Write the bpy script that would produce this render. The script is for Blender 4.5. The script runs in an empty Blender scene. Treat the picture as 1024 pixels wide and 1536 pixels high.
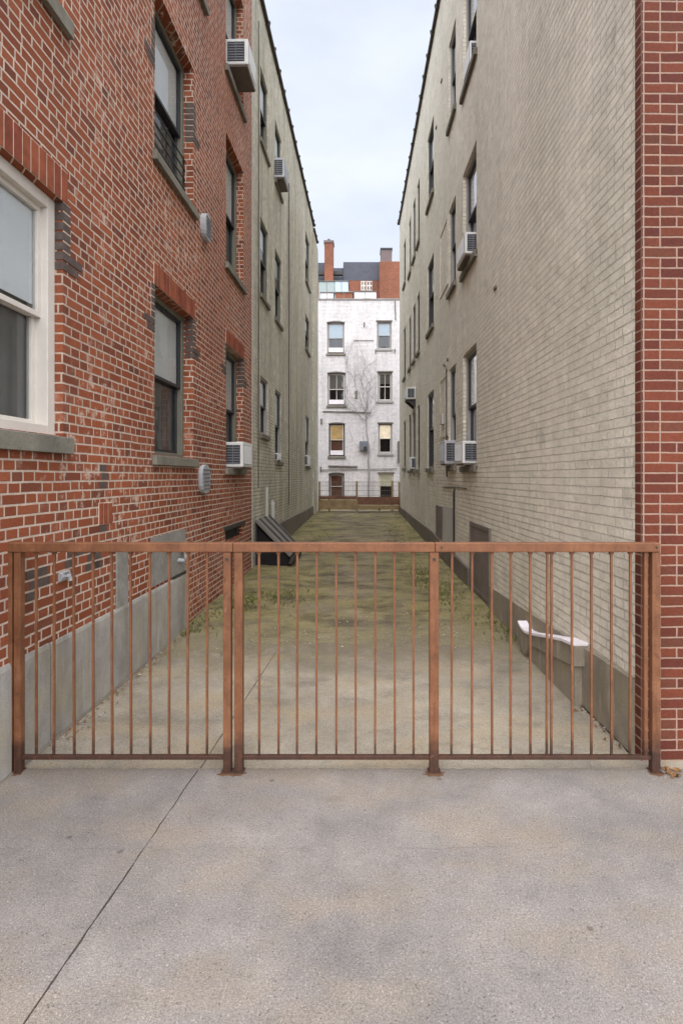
import bpy, bmesh, math, random
from mathutils import Vector, Matrix, noise as mnoise
R = math.radians
rnd = random.Random(7)
S = bpy.context.scene
COL = S.collection

# ------------------------------------------------------------------ camera
CAM_H = 1.7
cd = bpy.data.cameras.new('camera')
cam = bpy.data.objects.new('camera', cd)
COL.objects.link(cam)
cam.location = (0, 0, CAM_H)
cam.rotation_euler = (R(90), 0, 0)
cd.sensor_fit = 'VERTICAL'
cd.sensor_height = 36
cd.sensor_width = 24
cd.lens = 18.75
cd.shift_x = -31 / 1536
cd.shift_y = -53 / 1536
cd.clip_start = 0.05
cd.clip_end = 3000
S.camera = cam

# ------------------------------------------------------------------ sky, sun, exposure
SUN_EL, SUN_AZ = 42, 184           # azimuth clockwise from +Y (the sun is behind the camera, above cloud)
W = bpy.data.worlds.new('World')
S.world = W
W.use_nodes = True
wn, wl = W.node_tree.nodes, W.node_tree.links
wn.clear()
wo = wn.new('ShaderNodeOutputWorld')
bg = wn.new('ShaderNodeBackground')
sky = wn.new('ShaderNodeTexSky')
sky.sky_type = 'NISHITA'
sky.sun_disc = False
sky.sun_elevation = R(SUN_EL)
sky.sun_rotation = R(SUN_AZ)
sky.air_density = 1.0
sky.dust_density = 2.0
sky.ozone_density = 1.0
tc = wn.new('ShaderNodeTexCoord')
sep = wn.new('ShaderNodeSeparateXYZ')
wl.new(tc.outputs['Generated'], sep.inputs[0])
# overcast: cloud deck brighter towards the zenith
mr = wn.new('ShaderNodeMapRange')
wl.new(sep.outputs['Z'], mr.inputs['Value'])
mr.inputs['From Min'].default_value = 0.70
mr.inputs['From Max'].default_value = 0.95
mr.inputs['To Min'].default_value = 1.0
mr.inputs['To Max'].default_value = 4.0
# and brighter towards the veiled sun behind the camera
mrb = wn.new('ShaderNodeMapRange')
wl.new(sep.outputs['Y'], mrb.inputs['Value'])
mrb.inputs['From Min'].default_value = 0.35
mrb.inputs['From Max'].default_value = -0.6
mrb.inputs['To Min'].default_value = 0.0
mrb.inputs['To Max'].default_value = 1.5
mra = wn.new('ShaderNodeMath')
mra.operation = 'ADD'
wl.new(mr.outputs[0], mra.inputs[0])
wl.new(mrb.outputs[0], mra.inputs[1])
mp = wn.new('ShaderNodeMapping')
mp.inputs['Scale'].default_value = (1.0, 1.0, 2.6)
wl.new(tc.outputs['Generated'], mp.inputs['Vector'])
nz = wn.new('ShaderNodeTexNoise')
nz.inputs['Scale'].default_value = 2.2
nz.inputs['Detail'].default_value = 6
nz.inputs['Roughness'].default_value = 0.5
wl.new(mp.outputs[0], nz.inputs['Vector'])
cr = wn.new('ShaderNodeValToRGB')
cr.color_ramp.elements[0].position = 0.36
cr.color_ramp.elements[1].position = 0.66
cr.color_ramp.elements[0].color = (0.70,) * 3 + (1,)
cr.color_ramp.elements[1].color = (0.97,) * 3 + (1,)
wl.new(nz.outputs['Fac'], cr.inputs['Fac'])
cloudc = wn.new('ShaderNodeVectorMath')
cloudc.operation = 'SCALE'
cloudc.inputs[0].default_value = (7.35, 7.85, 8.9)
wl.new(mra.outputs[0], cloudc.inputs['Scale'])
mx = wn.new('ShaderNodeMix')
mx.data_type = 'RGBA'
wl.new(cr.outputs['Color'], mx.inputs['Factor'])
wl.new(sky.outputs['Color'], mx.inputs['A'])
wl.new(cloudc.outputs[0], mx.inputs['B'])
wl.new(mx.outputs['Result'], bg.inputs['Color'])
bg.inputs['Strength'].default_value = 0.06
wl.new(bg.outputs[0], wo.inputs[0])

sd = bpy.data.lights.new('sun', 'SUN')
sun = bpy.data.objects.new('sun', sd)
COL.objects.link(sun)
sd.energy = 1.3
sd.angle = R(75)
sd.color = (1.0, 0.965, 0.92)
d = Vector((math.sin(R(SUN_AZ)) * math.cos(R(SUN_EL)), math.cos(R(SUN_AZ)) * math.cos(R(SUN_EL)), math.sin(R(SUN_EL))))
sun.rotation_euler = d.to_track_quat('Z', 'Y').to_euler()
sun.location = d * 60

S.view_settings.view_transform = 'Standard'
S.view_settings.look = 'None'
S.view_settings.gamma = 1
S.view_settings.exposure = 1.12
S.cycles.max_bounces = 8
S.cycles.diffuse_bounces = 5
S.cycles.sample_clamp_indirect = 4


# ------------------------------------------------------------------ node helper
def srgb(r, g, b):
    f = lambda c: (c / 255 / 12.92) if c / 255 <= 0.04045 else ((c / 255 + 0.055) / 1.055) ** 2.4
    return (f(r), f(g), f(b), 1)


class NT:
    def __init__(s, name, rough=0.85, spec=0.3, metal=0.0):
        s.m = bpy.data.materials.new(name)
        s.m.use_nodes = True
        s.n, s.l = s.m.node_tree.nodes, s.m.node_tree.links
        s.b = s.n['Principled BSDF']
        s.b.inputs['Roughness'].default_value = rough
        s.b.inputs['Specular IOR Level'].default_value = spec
        s.b.inputs['Metallic'].default_value = metal
        s.tc = s.n.new('ShaderNodeTexCoord')
        s.obj = s.tc.outputs['Object']

    def put(s, sock, v):
        if isinstance(v, bpy.types.NodeSocket):
            s.l.new(v, sock)
        else:
            sock.default_value = v

    def math(s, op, a, b=None, c=None, clamp=False):
        n = s.n.new('ShaderNodeMath')
        n.operation = op
        n.use_clamp = clamp
        s.put(n.inputs[0], a)
        if b is not None: s.put(n.inputs[1], b)
        if c is not None: s.put(n.inputs[2], c)
        return n.outputs[0]

    def xyz(s, v=None):
        n = s.n.new('ShaderNodeSeparateXYZ')
        s.l.new(v or s.obj, n.inputs[0])
        return n.outputs

    def comb(s, x, y, z=0.0):
        n = s.n.new('ShaderNodeCombineXYZ')
        s.put(n.inputs[0], x); s.put(n.inputs[1], y); s.put(n.inputs[2], z)
        return n.outputs[0]

    def noise(s, scale, detail=4, rough=0.55, vec=None, stretch=None, dist=0.0):
        n = s.n.new('ShaderNodeTexNoise')
        n.inputs['Scale'].default_value = scale
        n.inputs['Detail'].default_value = detail
        n.inputs['Roughness'].default_value = rough
        n.inputs['Distortion'].default_value = dist
        v = vec or s.obj
        if stretch:
            m = s.n.new('ShaderNodeMapping')
            m.inputs['Scale'].default_value = stretch
            s.l.new(v, m.inputs['Vector'])
            v = m.outputs[0]
        s.l.new(v, n.inputs['Vector'])
        return n.outputs['Fac']

    def vor(s, scale, feature='F1', vec=None):
        n = s.n.new('ShaderNodeTexVoronoi')
        n.feature = feature
        n.inputs['Scale'].default_value = scale
        s.l.new(vec or s.obj, n.inputs['Vector'])
        return n.outputs['Distance']

    def white(s, vec):
        n = s.n.new('ShaderNodeTexWhiteNoise')
        n.noise_dimensions = '3D'
        s.l.new(vec, n.inputs['Vector'])
        return n.outputs['Value']

    def rng(s, v, a, b, c=0.0, d=1.0, smooth=False):
        n = s.n.new('ShaderNodeMapRange')
        if smooth: n.interpolation_type = 'SMOOTHSTEP'
        s.put(n.inputs['Value'], v)
        for k, q in zip(('From Min', 'From Max', 'To Min', 'To Max'), (a, b, c, d)):
            s.put(n.inputs[k], q)
        return n.outputs[0]

    def ramp(s, fac, stops, interp='LINEAR'):
        n = s.n.new('ShaderNodeValToRGB')
        n.color_ramp.interpolation = interp
        e = n.color_ramp.elements
        while len(e) < len(stops): e.new(0.5)
        for el, (p, c) in zip(e, stops):
            el.position = p
            el.color = c
        s.l.new(fac, n.inputs['Fac'])
        return n.outputs['Color']

    def mix(s, fac, a, b, mode='MIX'):
        n = s.n.new('ShaderNodeMix')
        n.data_type = 'RGBA'
        n.blend_type = mode
        s.put(n.inputs['Factor'], fac); s.put(n.inputs['A'], a); s.put(n.inputs['B'], b)
        return n.outputs['Result']

    def grey(s, v):
        n = s.n.new('ShaderNodeCombineColor')
        for k in range(3): s.put(n.inputs[k], v)
        return n.outputs[0]

    def bump(s, h, dist=0.01, strength=1.0):
        n = s.n.new('ShaderNodeBump')
        n.inputs['Distance'].default_value = dist
        n.inputs['Strength'].default_value = strength
        s.l.new(h, n.inputs['Height'])
        s.l.new(n.outputs[0], s.b.inputs['Normal'])

    def color(s, c):
        s.put(s.b.inputs['Base Color'], c)


def brick_pattern(t, course, mode='flemish', joint=0.0055, su=1.0, faint=False):
    """returns (mask 1=brick, brick id hash, second hash, u, v)"""
    x, y, z = t.xyz()
    u = t.math('ADD', x, y)
    wob = t.noise(3.0, 2)
    z2 = t.math('ADD', z, t.math('MULTIPLY', t.math('SUBTRACT', wob, 0.5), 0.012))
    row = t.math('FLOOR', t.math('DIVIDE', z2, course))
    fv = t.math('FRACT', t.math('DIVIDE', z2, course))
    rh = t.white(t.comb(row, 3.3, 1.7))
    par = t.math('MODULO', t.math('ADD', row, 1000.0), 2.0)
    if mode == 'flemish':
        P, st = 0.318 * su, 0.21 * su
        off = t.math('ADD', t.math('MULTIPLY', par, 0.5), t.math('MULTIPLY', rh, 0.22))
    elif mode == 'stack':     # header columns lined up, a half shift now and then
        P, st = 0.30 * su, 0.20 * su
        off = t.math('MULTIPLY', t.math('GREATER_THAN', rh, 0.62), 0.33)
    else:
        P, st = 0.43 * su, 0.215 * su
        off = t.math('ADD', t.math('MULTIPLY', par, 0.25), t.math('MULTIPLY', rh, 0.08))
    uu = t.math('ADD', t.math('DIVIDE', u, P), off)
    idx = t.math('FLOOR', uu)
    fu = t.math('MULTIPLY', t.math('FRACT', uu), P)
    second = t.math('GREATER_THAN', fu, st)
    h0 = t.white(t.comb(idx, row, 5.5))
    split = t.math('LESS_THAN', h0, 0.34)
    third = t.math('MULTIPLY', split, t.math('LESS_THAN', fu, st / 2))
    bid = t.math('ADD', t.math('MULTIPLY', idx, 3.0), t.math('ADD', second, t.math('MULTIPLY', third, 2.0)))
    h1 = t.white(t.comb(bid, row, 0.0))
    h2 = t.white(t.comb(bid, row, 9.0))
    d1 = t.math('MINIMUM', fu, t.math('ABSOLUTE', t.math('SUBTRACT', fu, st)))
    d1 = t.math('MINIMUM', d1, t.math('SUBTRACT', P, fu))
    d3 = t.math('ADD', t.math('ABSOLUTE', t.math('SUBTRACT', fu, st / 2)), t.math('MULTIPLY', t.math('SUBTRACT', 1.0, split), 1.0))
    d1 = t.math('MINIMUM', d1, d3)
    dv = t.math('MULTIPLY', t.math('MINIMUM', fv, t.math('SUBTRACT', 1.0, fv)), course)
    dd = t.math('MINIMUM', t.math('ADD', d1, 0.0037) if faint else d1, dv)
    dd = t.math('ADD', dd, t.math('MULTIPLY', t.math('SUBTRACT', t.noise(55, 3), 0.5), 0.005))
    mask = t.rng(dd, joint - 0.0012, joint + 0.0016, 0, 1, True)
    return mask, h1, h2, u, z


def mat_red_brick(name, course, cols, mortar, mode, joint, dirty=1.0, weather=True):
    t = NT(name, 0.88, 0.25)
    mask, h1, h2, u, z = brick_pattern(t, course, mode, joint)
    c = t.ramp(h1, cols)
    fine = t.noise(60, 5, 0.65)
    c = t.mix(0.5, c, t.grey(t.rng(fine, 0.25, 0.75, 0.55, 1.4)), 'MULTIPLY')
    blotch = t.noise(0.8, 4, 0.6)
    c = t.mix(0.85, c, t.grey(t.rng(blotch, 0.3, 0.7, 0.74, 1.18)), 'MULTIPLY')
    soot = t.noise(1.1, 6, 0.7, stretch=(1.6, 1.6, 0.35))
    c = t.mix(t.rng(soot, 0.52, 0.72, 0, 0.38 * dirty), c, srgb(92, 62, 52))
    # face scars: mortar smears and spalls on single bricks
    if weather:
        sc = t.noise(9, 6, 0.7)
        sm = t.math('MULTIPLY', t.rng(sc, 0.53, 0.64, 0, 1, True), t.rng(t.noise(0.8, 4), 0.46, 0.62, 0, 1, True))
        c = t.mix(t.math('MULTIPLY', sm, 0.75), c, mortar)
        dk = t.math('MULTIPLY', t.math('GREATER_THAN', h2, 0.975), 0.4)
        c = t.mix(dk, c, srgb(70, 52, 48))
    mo = t.mix(t.rng(t.noise(14, 4), 0.3, 0.7), mortar, t.mix(0.45, mortar, srgb(120, 105, 95)))
    mo = t.mix(t.rng(t.noise(0.6, 3), 0.45, 0.75, 0, 0.55 * dirty), mo, srgb(140, 112, 96))
    c = t.mix(mask, mo, c)
    t.color(c)
    hgt = t.math('ADD', t.math('MULTIPLY', mask, 1.0), t.math('MULTIPLY', fine, 0.35))
    t.bump(hgt, 0.006, 0.8)
    return t.m


def mat_painted_brick(name, base, dark, course=0.065, moss=0.35, line=0.8, mode='running', bumpy=1.0, stain=0.5, hide=0.35, bigc=1.0, mott=1.0):
    t = NT(name, 0.8, 0.3)
    mask, h1, h2, u, z = brick_pattern(t, course, mode, 0.005, 1.0, True)
    big = t.noise(0.45, 5, 0.6)
    c = t.mix(t.rng(big, 0.3, 0.72, 0, bigc), base, dark)
    streak = t.noise(1.0, 6, 0.65, stretch=(2.6, 2.6, 0.22))
    c = t.mix(t.rng(streak, 0.46, 0.72, 0, stain), c, t.mix(0.5, dark, srgb(96, 92, 78)))
    patch = t.noise(2.3, 7, 0.7)
    c = t.mix(t.rng(patch, 0.56, 0.70, 0, 0.40), c, t.mix(0.5, base, (0.60, 0.57, 0.52, 1)))
    c = t.mix(t.rng(patch, 0.28, 0.42, 0.45, 0), c, srgb(108, 102, 86))
    # thin green growth
    g = t.noise(0.9, 5, 0.6, stretch=(1, 1, 0.5))
    c = t.mix(t.rng(g, 0.48, 0.72, 0, moss), c, srgb(146, 148, 118))
    c = t.mix(t.math('MULTIPLY', t.math('SUBTRACT', h1, 0.5), 0.14), c, (0, 0, 0, 1))
    fine = t.noise(45, 5, 0.7)
    c = t.mix(0.9, c, t.grey(t.rng(fine, 0.25, 0.75, 0.80, 1.18)), 'MULTIPLY')
    mid = t.noise(6, 6, 0.75)
    c = t.mix(1.0, c, t.grey(t.rng(mid, 0.28, 0.72, 1 - .17 * mott, 1 + .13 * mott)), 'MULTIPLY')
    # spots where the paint has flaked
    fl = t.math('MULTIPLY', t.rng(t.noise(7, 6, 0.75), 0.66, 0.70, 0, 1), t.rng(t.noise(0.7, 2), 0.45, 0.6))
    c = t.mix(t.math('MULTIPLY', fl, 0.7), c, srgb(104, 84, 68))
    smooth = t.rng(t.noise(0.38, 4, 0.6), 0.50, 0.58, 1, hide, True)     # rendered areas hide the joints
    m2 = t.math('MULTIPLY', t.math('SUBTRACT', 1.0, mask), smooth)
    c = t.mix(t.math('MULTIPLY', m2, 1 - line), c, srgb(70, 64, 52))
    t.color(c)
    hgt = t.math('SUBTRACT', t.math('MULTIPLY', fine, 0.5), t.math('MULTIPLY', m2, 1.0))
    hgt = t.math('ADD', hgt, t.math('MULTIPLY', patch, 2.0))
    hgt = t.math('ADD', hgt, t.math('MULTIPLY', mid, 1.2))
    hgt = t.math('ADD', hgt, t.math('MULTIPLY', t.math('MULTIPLY', h2, smooth), 0.45))
    t.bump(hgt, 0.007, bumpy)
    return t.m


def mat_concrete(name, a, b, scale=1.0, speck=0.5, stain=None, bump=0.003, rough=0.9, kind=None):
    t = NT(name, rough, 0.25)
    n1 = t.noise(0.9 * scale, 6, 0.62)
    c = t.mix(t.rng(n1, 0.32, 0.68), a, b)
    n2 = t.noise(4.5 * scale, 6, 0.7)
    c = t.mix(0.9, c, t.grey(t.rng(n2, 0.3, 0.7, 0.82, 1.14)), 'MULTIPLY')
    if stain:
        n3 = t.noise(1.3 * scale, 4, 0.6, stretch=(1, 1.7, 1))
        c = t.mix(t.rng(n3, 0.46, 0.7, 0, 0.75), c, stain)
    x, y, z = t.xyz()
    if kind == 'slab':      # moss and soil creeping over the far end of the apron
        my = t.math('ADD', y, t.math('MULTIPLY', t.math('SUBTRACT', t.noise(1.4, 6, 0.7), 0.5), 2.6))
        mcol = t.mix(t.rng(t.noise(5, 5, 0.7), 0.35, 0.65), srgb(112, 104, 74), srgb(104, 92, 78))
        c = t.mix(t.rng(my, 4.3, 5.6, 0, 0.85, True), c, mcol)
        dk = t.noise(1.9, 5, 0.65, stretch=(1, 1.6, 1))
        c = t.mix(t.rng(dk, 0.52, 0.68, 0, 0.5), c, srgb(98, 90, 80))
    if kind == 'base':      # rain runs
        rn = t.noise(3.5, 6, 0.7, stretch=(1, 1, 0.12))
        c = t.mix(t.rng(rn, 0.48, 0.66, 0, 0.5), c, srgb(106, 98, 84))
        rn2 = t.noise(9, 5, 0.7, stretch=(1, 1, 0.1))
        c = t.mix(t.rng(rn2, 0.56, 0.68, 0, 0.35), c, srgb(192, 188, 180))
    if kind == 'walk':      # small stains, worn streaks, old gum
        s1 = t.noise(7, 5, 0.75, stretch=(0.7, 1.6, 1))
        c = t.mix(t.rng(s1, 0.57, 0.66, 0, 0.22), c, srgb(92, 86, 80))
        s2 = t.noise(2.2, 6, 0.75)
        c = t.mix(t.rng(s2, 0.55, 0.68, 0, 0.22), c, srgb(160, 150, 140))
        gum = t.math('MULTIPLY', t.rng(t.vor(3.1), 0.035, 0.05, 0.55, 0), t.math('GREATER_THAN', t.noise(2, 2), 0.47))
        c = t.mix(gum, c, srgb(70, 64, 60))
    if kind == 'walk':      # grimy edge under the fence, a faint wandering crack
        ey = t.math('ADD', y, t.math('MULTIPLY', t.math('SUBTRACT', t.noise(4, 5, 0.7), 0.5), 0.25))
        c = t.mix(t.rng(ey, 2.92, 3.1, 0, 0.4, True), c, srgb(98, 88, 78))
        cy = t.math('ABSOLUTE', t.math('ADD', t.math('SUBTRACT', y, 2.44), t.math('MULTIPLY', t.math('SUBTRACT', t.noise(2.5, 5, 0.65), 0.5), 0.10)))
        ck = t.math('MULTIPLY', t.rng(cy, 0.0015, 0.004, 1, 0), t.rng(t.noise(3.5, 3), 0.45, 0.55))
        c = t.mix(t.math('MULTIPLY', ck, 0.28), c, srgb(70, 62, 56))
    f = t.noise(120, 2, 0.9)
    f2 = t.noise(260, 2, 0.8)
    c = t.mix(min(1, speck), c, t.grey(t.rng(f, 0.32, 0.68, 0.66, 1.32)), 'MULTIPLY')
    dsp = t.rng(t.noise(48, 3, 0.8), 0.60, 0.68, 0, 0.55 * speck)
    c = t.mix(dsp, c, srgb(84, 76, 70))
    c = t.mix(min(1, speck), c, t.grey(t.rng(f2, 0.3, 0.7, 0.62, 1.40)), 'MULTIPLY')
    v = t.vor(75)
    v2 = t.vor(44)
    lit = t.math('MULTIPLY', t.rng(v, 0.16, 0.24, 1, 0), t.math('GREATER_THAN', t.noise(40, 1), 0.56))
    c = t.mix(t.math('MULTIPLY', lit, 0.30 * speck), c, srgb(196, 184, 172))
    pit = t.math('MULTIPLY', t.rng(v2, 0.09, 0.17, 1, 0), t.math('GREATER_THAN', t.noise(16, 3), 0.53))
    c = t.mix(t.math('MULTIPLY', pit, 0.6 * speck), c, srgb(74, 66, 60))
    t.color(c)
    h = t.math('ADD', t.math('MULTIPLY', f, 0.5), t.math('SUBTRACT', t.math('MULTIPLY', n2, 0.6), t.math('MULTIPLY', pit, 1.0)))
    t.bump(h, bump, 0.6)
    return t.m


def mat_plain(name, c, rough=0.6, spec=0.4, var=0.12, scale=6, metal=0.0, bump=0.0):
    t = NT(name, rough, spec, metal)
    n = t.noise(scale, 5, 0.65)
    t.color(t.mix(1.0, c, t.grey(t.rng(n, 0.3, 0.7, 1 - var, 1 + var)), 'MULTIPLY'))
    if bump: t.bump(t.noise(60, 4, 0.7), bump, 0.7)
    return t.m


def mat_glass(name='glass_pane'):
    t = NT(name)
    t.n.remove(t.b)
    out = t.n['Material Output']
    tr = t.n.new('ShaderNodeBsdfTransparent')
    tr.inputs[0].default_value = (0.93, 0.95, 0.96, 1)
    gl = t.n.new('ShaderNodeBsdfGlossy')
    gl.inputs['Roughness'].default_value = 0.03
    gl.inputs['Color'].default_value = (0.95, 0.97, 1.0, 1)
    fr = t.n.new('ShaderNodeFresnel')
    fr.inputs['IOR'].default_value = 1.55
    bp = t.n.new('ShaderNodeBump')
    bp.inputs['Distance'].default_value = 0.01
    bp.inputs['Strength'].default_value = 0.25
    t.l.new(t.noise(2.2, 2), bp.inputs['Height'])
    t.l.new(bp.outputs[0], gl.inputs['Normal'])
    mxs = t.n.new('ShaderNodeMixShader')
    k = t.math('ADD', t.math('MULTIPLY', fr.outputs[0], 0.62), 0.02, clamp=True)
    t.l.new(k, mxs.inputs[0])
    t.l.new(tr.outputs[0], mxs.inputs[1])
    t.l.new(gl.outputs[0], mxs.inputs[2])
    t.l.new(mxs.outputs[0], out.inputs[0])
    return t.m


def mat_emit(name, c, st, var=0.5, scale=3.0):
    t = NT(name, 0.8)
    n = t.noise(scale, 3, 0.6)
    cc = t.mix(t.rng(n, 0.3, 0.7, 0, var), c, t.mix(0.6, c, (0.05, 0.03, 0.01, 1)))
    t.color(cc)
    t.l.new(cc, t.b.inputs['Emission Color'])
    t.b.inputs['Emission Strength'].default_value = st
    return t.m


def mat_fence_paint():
    t = NT('rusty_brown_paint', 0.55, 0.4)
    x, y, z = t.xyz()
    n = t.noise(7, 6, 0.7)
    c = t.ramp(n, [(0.25, srgb(86, 52, 33)), (0.48, srgb(112, 70, 42)), (0.72, srgb(131, 87, 57))])
    c = t.mix(0.6, c, t.grey(t.rng(t.noise(80, 4, 0.7), 0.3, 0.7, 0.82, 1.15)), 'MULTIPLY')
    # rust climbs the feet, ragged edge
    edge = t.math('ADD', z, t.math('MULTIPLY', t.math('SUBTRACT', t.noise(11, 5, 0.7), 0.5), 0.22))
    rust = t.rng(edge, 0.10, 0.24, 1, 0, True)
    rc = t.ramp(t.noise(22, 5, 0.7), [(0.3, srgb(36, 26, 22)), (0.6, srgb(62, 38, 26)), (0.8, srgb(88, 52, 32))])
    c = t.mix(t.math('MULTIPLY', rust, 0.92), c, rc)
    sp = t.math('MULTIPLY', t.rng(t.noise(18, 6, 0.78), 0.58, 0.66), 0.75)
    run = t.noise(60, 3, 0.6, stretch=(1, 1, 0.07))
    c = t.mix(t.rng(run, 0.52, 0.66, 0, 0.45), c, srgb(88, 52, 36))
    ch = t.rng(t.noise(34, 5, 0.75), 0.64, 0.70, 0, 0.5)
    c = t.mix(ch, c, srgb(168, 122, 92))
    c = t.mix(sp, c, srgb(84, 46, 32))
    t.color(c)
    t.put(t.b.inputs['Roughness'], t.rng(n, 0.3, 0.7, 0.45, 0.75))
    t.bump(t.noise(35, 5, 0.75), 0.0016, 0.8)
    return t.m


M = {}
MORT = srgb(208, 186, 166)
M['brick'] = mat_red_brick('red_brick_left', 0.0667,
    [(0.0, srgb(114, 64, 46)), (0.15, srgb(132, 71, 47)), (0.55, srgb(144, 78, 50)), (0.9, srgb(154, 87, 58)), (1.0, srgb(130, 78, 58))],
    MORT, 'flemish', 0.0066)
M['pier'] = mat_red_brick('deep_red_brick', 0.0615,
    [(0.0, srgb(86, 42, 32)), (0.35, srgb(98, 48, 34)), (0.7, srgb(108, 55, 37)), (1.0, srgb(93, 53, 39))],
    srgb(152, 122, 104), 'stack', 0.0050, 0.4, False)
M['green'] = mat_painted_brick('painted_wall_olive', srgb(227, 218, 200), srgb(210, 201, 182), 0.065, 0.18, 0.80, 'running', 1.4, 0.22, 0.7, 0.8, 1.1)
M['green_l'] = mat_painted_brick('painted_wall_olive_left', srgb(226, 218, 197), srgb(194, 186, 164), 0.065, 0.34, 0.58, 'running', 1.9, 0.85, 0.85, 1.0, 2.0)
M['white_wall'] = mat_painted_brick('white_painted_brick', srgb(222, 217, 213), srgb(206, 200, 197), 0.075, 0.0, 0.78, 'running', 1.4, 0.4, 0.7, 1.0, 1.2)
M['sidewalk'] = mat_concrete('sidewalk_concrete', srgb(136, 128, 121), srgb(110, 104, 99), 1.0, 1.2, srgb(135, 121, 104), 0.003, kind='walk')
M['slab'] = mat_concrete('alley_concrete', srgb(160, 149, 131), srgb(128, 119, 105), 1.1, 0.8, srgb(156, 139, 111), 0.003, kind='slab')
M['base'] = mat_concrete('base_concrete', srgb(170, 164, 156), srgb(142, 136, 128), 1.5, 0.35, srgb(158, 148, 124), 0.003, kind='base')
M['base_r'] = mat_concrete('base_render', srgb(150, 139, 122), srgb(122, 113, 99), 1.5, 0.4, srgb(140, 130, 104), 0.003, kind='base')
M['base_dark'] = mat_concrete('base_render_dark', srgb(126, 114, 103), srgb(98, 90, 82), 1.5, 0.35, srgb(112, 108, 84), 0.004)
M['sill'] = mat_concrete('sill_stone', srgb(132, 126, 112), srgb(104, 100, 90), 3, 0.4, None, 0.002)
M['kerb'] = mat_concrete('kerb_stone', srgb(150, 145, 138), srgb(120, 116, 110), 2, 0.4)
M['asphalt'] = mat_concrete('asphalt', srgb(72, 70, 68), srgb(56, 55, 54), 1, 0.6)
M['white_frame'] = mat_plain('white_frame', srgb(208, 200, 188), 0.5, 0.4, 0.06)
M['taupe_frame'] = mat_plain('taupe_frame', srgb(112, 108, 94), 0.6, 0.35, 0.12)
M['dark_sash'] = mat_plain('dark_sash', srgb(46, 46, 50), 0.45, 0.4, 0.15)
M['grey_frame'] = mat_plain('grey_frame', srgb(150, 146, 140), 0.6, 0.35, 0.10)
M['glass'] = mat_glass()
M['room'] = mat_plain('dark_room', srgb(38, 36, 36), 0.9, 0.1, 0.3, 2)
M['blind'] = mat_plain('pale_blind', srgb(232, 234, 232), 0.9, 0.1, 0.05, 2)
M['curtain'] = mat_plain('grey_curtain', srgb(112, 109, 104), 0.95, 0.1, 0.15, 3)
M['soldier'] = mat_plain('orange_brick', srgb(140, 78, 54), 0.88, 0.2, 0.28, 8, bump=0.002)
M['soldier_b'] = mat_plain('brown_brick', srgb(126, 66, 48), 0.88, 0.2, 0.28, 8, bump=0.002)
M['black_brick'] = mat_plain('sooty_brick', srgb(88, 76, 70), 0.85, 0.25, 0.3, 14, bump=0.002)
M['mortar'] = mat_plain('mortar', MORT, 0.95, 0.1, 0.15, 20)
M['cement'] = mat_concrete('cement_patch', srgb(150, 146, 138), srgb(126, 122, 114), 4, 0.4)
M['coping'] = mat_plain('dark_coping_tile', srgb(72, 66, 60), 0.75, 0.3, 0.35, 5)
M['ac'] = mat_plain('ac_casing', srgb(208, 206, 202), 0.5, 0.4, 0.07, 9)
M['ac_old'] = mat_plain('ac_casing_grey', srgb(168, 168, 170), 0.6, 0.35, 0.15, 9)
M['grille'] = mat_plain('grille_grey', srgb(104, 106, 112), 0.5, 0.4, 0.2, 20)
M['dark_metal'] = mat_plain('dark_metal', srgb(52, 48, 44), 0.55, 0.4, 0.3, 8)
M['vent'] = mat_plain('vent_grey', srgb(158, 158, 158), 0.55, 0.4, 0.15, 12)
M['fence'] = mat_fence_paint()
M['galv'] = mat_plain('weathered_zinc', srgb(104, 98, 90), 0.6, 0.4, 0.2, 5)
M['panel'] = mat_plain('brown_grey_board', srgb(112, 102, 94), 0.8, 0.3, 0.2, 3, bump=0.003)
M['white_paint'] = mat_plain('white_paint', srgb(222, 214, 214), 0.7, 0.3, 0.08, 6)
M['pale_board'] = mat_plain('pale_board', srgb(176, 172, 164), 0.8, 0.3, 0.1, 3)
M['wood'] = mat_plain('weathered_wood', srgb(142, 120, 90), 0.85, 0.25, 0.35, 4, bump=0.004)
M['wood_red'] = mat_plain('reddish_wood', srgb(116, 84, 68), 0.85, 0.25, 0.3, 4, bump=0.004)
M['twig'] = mat_plain('vine_bark', srgb(142, 134, 132), 0.9, 0.2, 0.25, 30)
M['slate'] = mat_plain('slate_roof', srgb(64, 64, 70), 0.8, 0.3, 0.15, 3)
M['brown_stack'] = mat_plain('brown_brick_far', srgb(112, 98, 96), 0.9, 0.2, 0.15, 3)
M['orange_far'] = mat_red_brick('orange_brick_far', 0.075, [(0, srgb(118, 70, 50)), (0.5, srgb(132, 76, 54)), (1, srgb(142, 86, 62))],
    srgb(150, 112, 94), 'flemish', 0.006, 0.3, False)
M['pale_blue'] = mat_plain('pale_blue_siding', srgb(176, 190, 198), 0.6, 0.3, 0.06)
M['lit_amber'] = mat_emit('lit_amber_curtain', srgb(196, 166, 116), 0.2, 0.8, 2.5)
M['lit_warm'] = mat_emit('lit_warm_curtain', srgb(236, 222, 196), 0.3, 0.5, 3)
M['lit_pale'] = mat_emit('lit_pale_curtain', srgb(204, 200, 174), 0.15, 0.6, 3)
M['brown_blind'] = mat_plain('brown_blind', srgb(120, 86, 70), 0.9, 0.1, 0.25, 4)
M['weed'] = mat_plain('weed_green', srgb(94, 98, 48), 0.8, 0.2, 0.4, 9)
M['leaf'] = mat_plain('dry_leaf', srgb(116, 84, 54), 0.85, 0.2, 0.4, 20)
M['pebble'] = mat_plain('pebble', srgb(150, 140, 126), 0.9, 0.2, 0.35, 25)
M['road_paint'] = mat_plain('road_paint', srgb(210, 208, 200), 0.8, 0.2, 0.15, 9)


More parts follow.
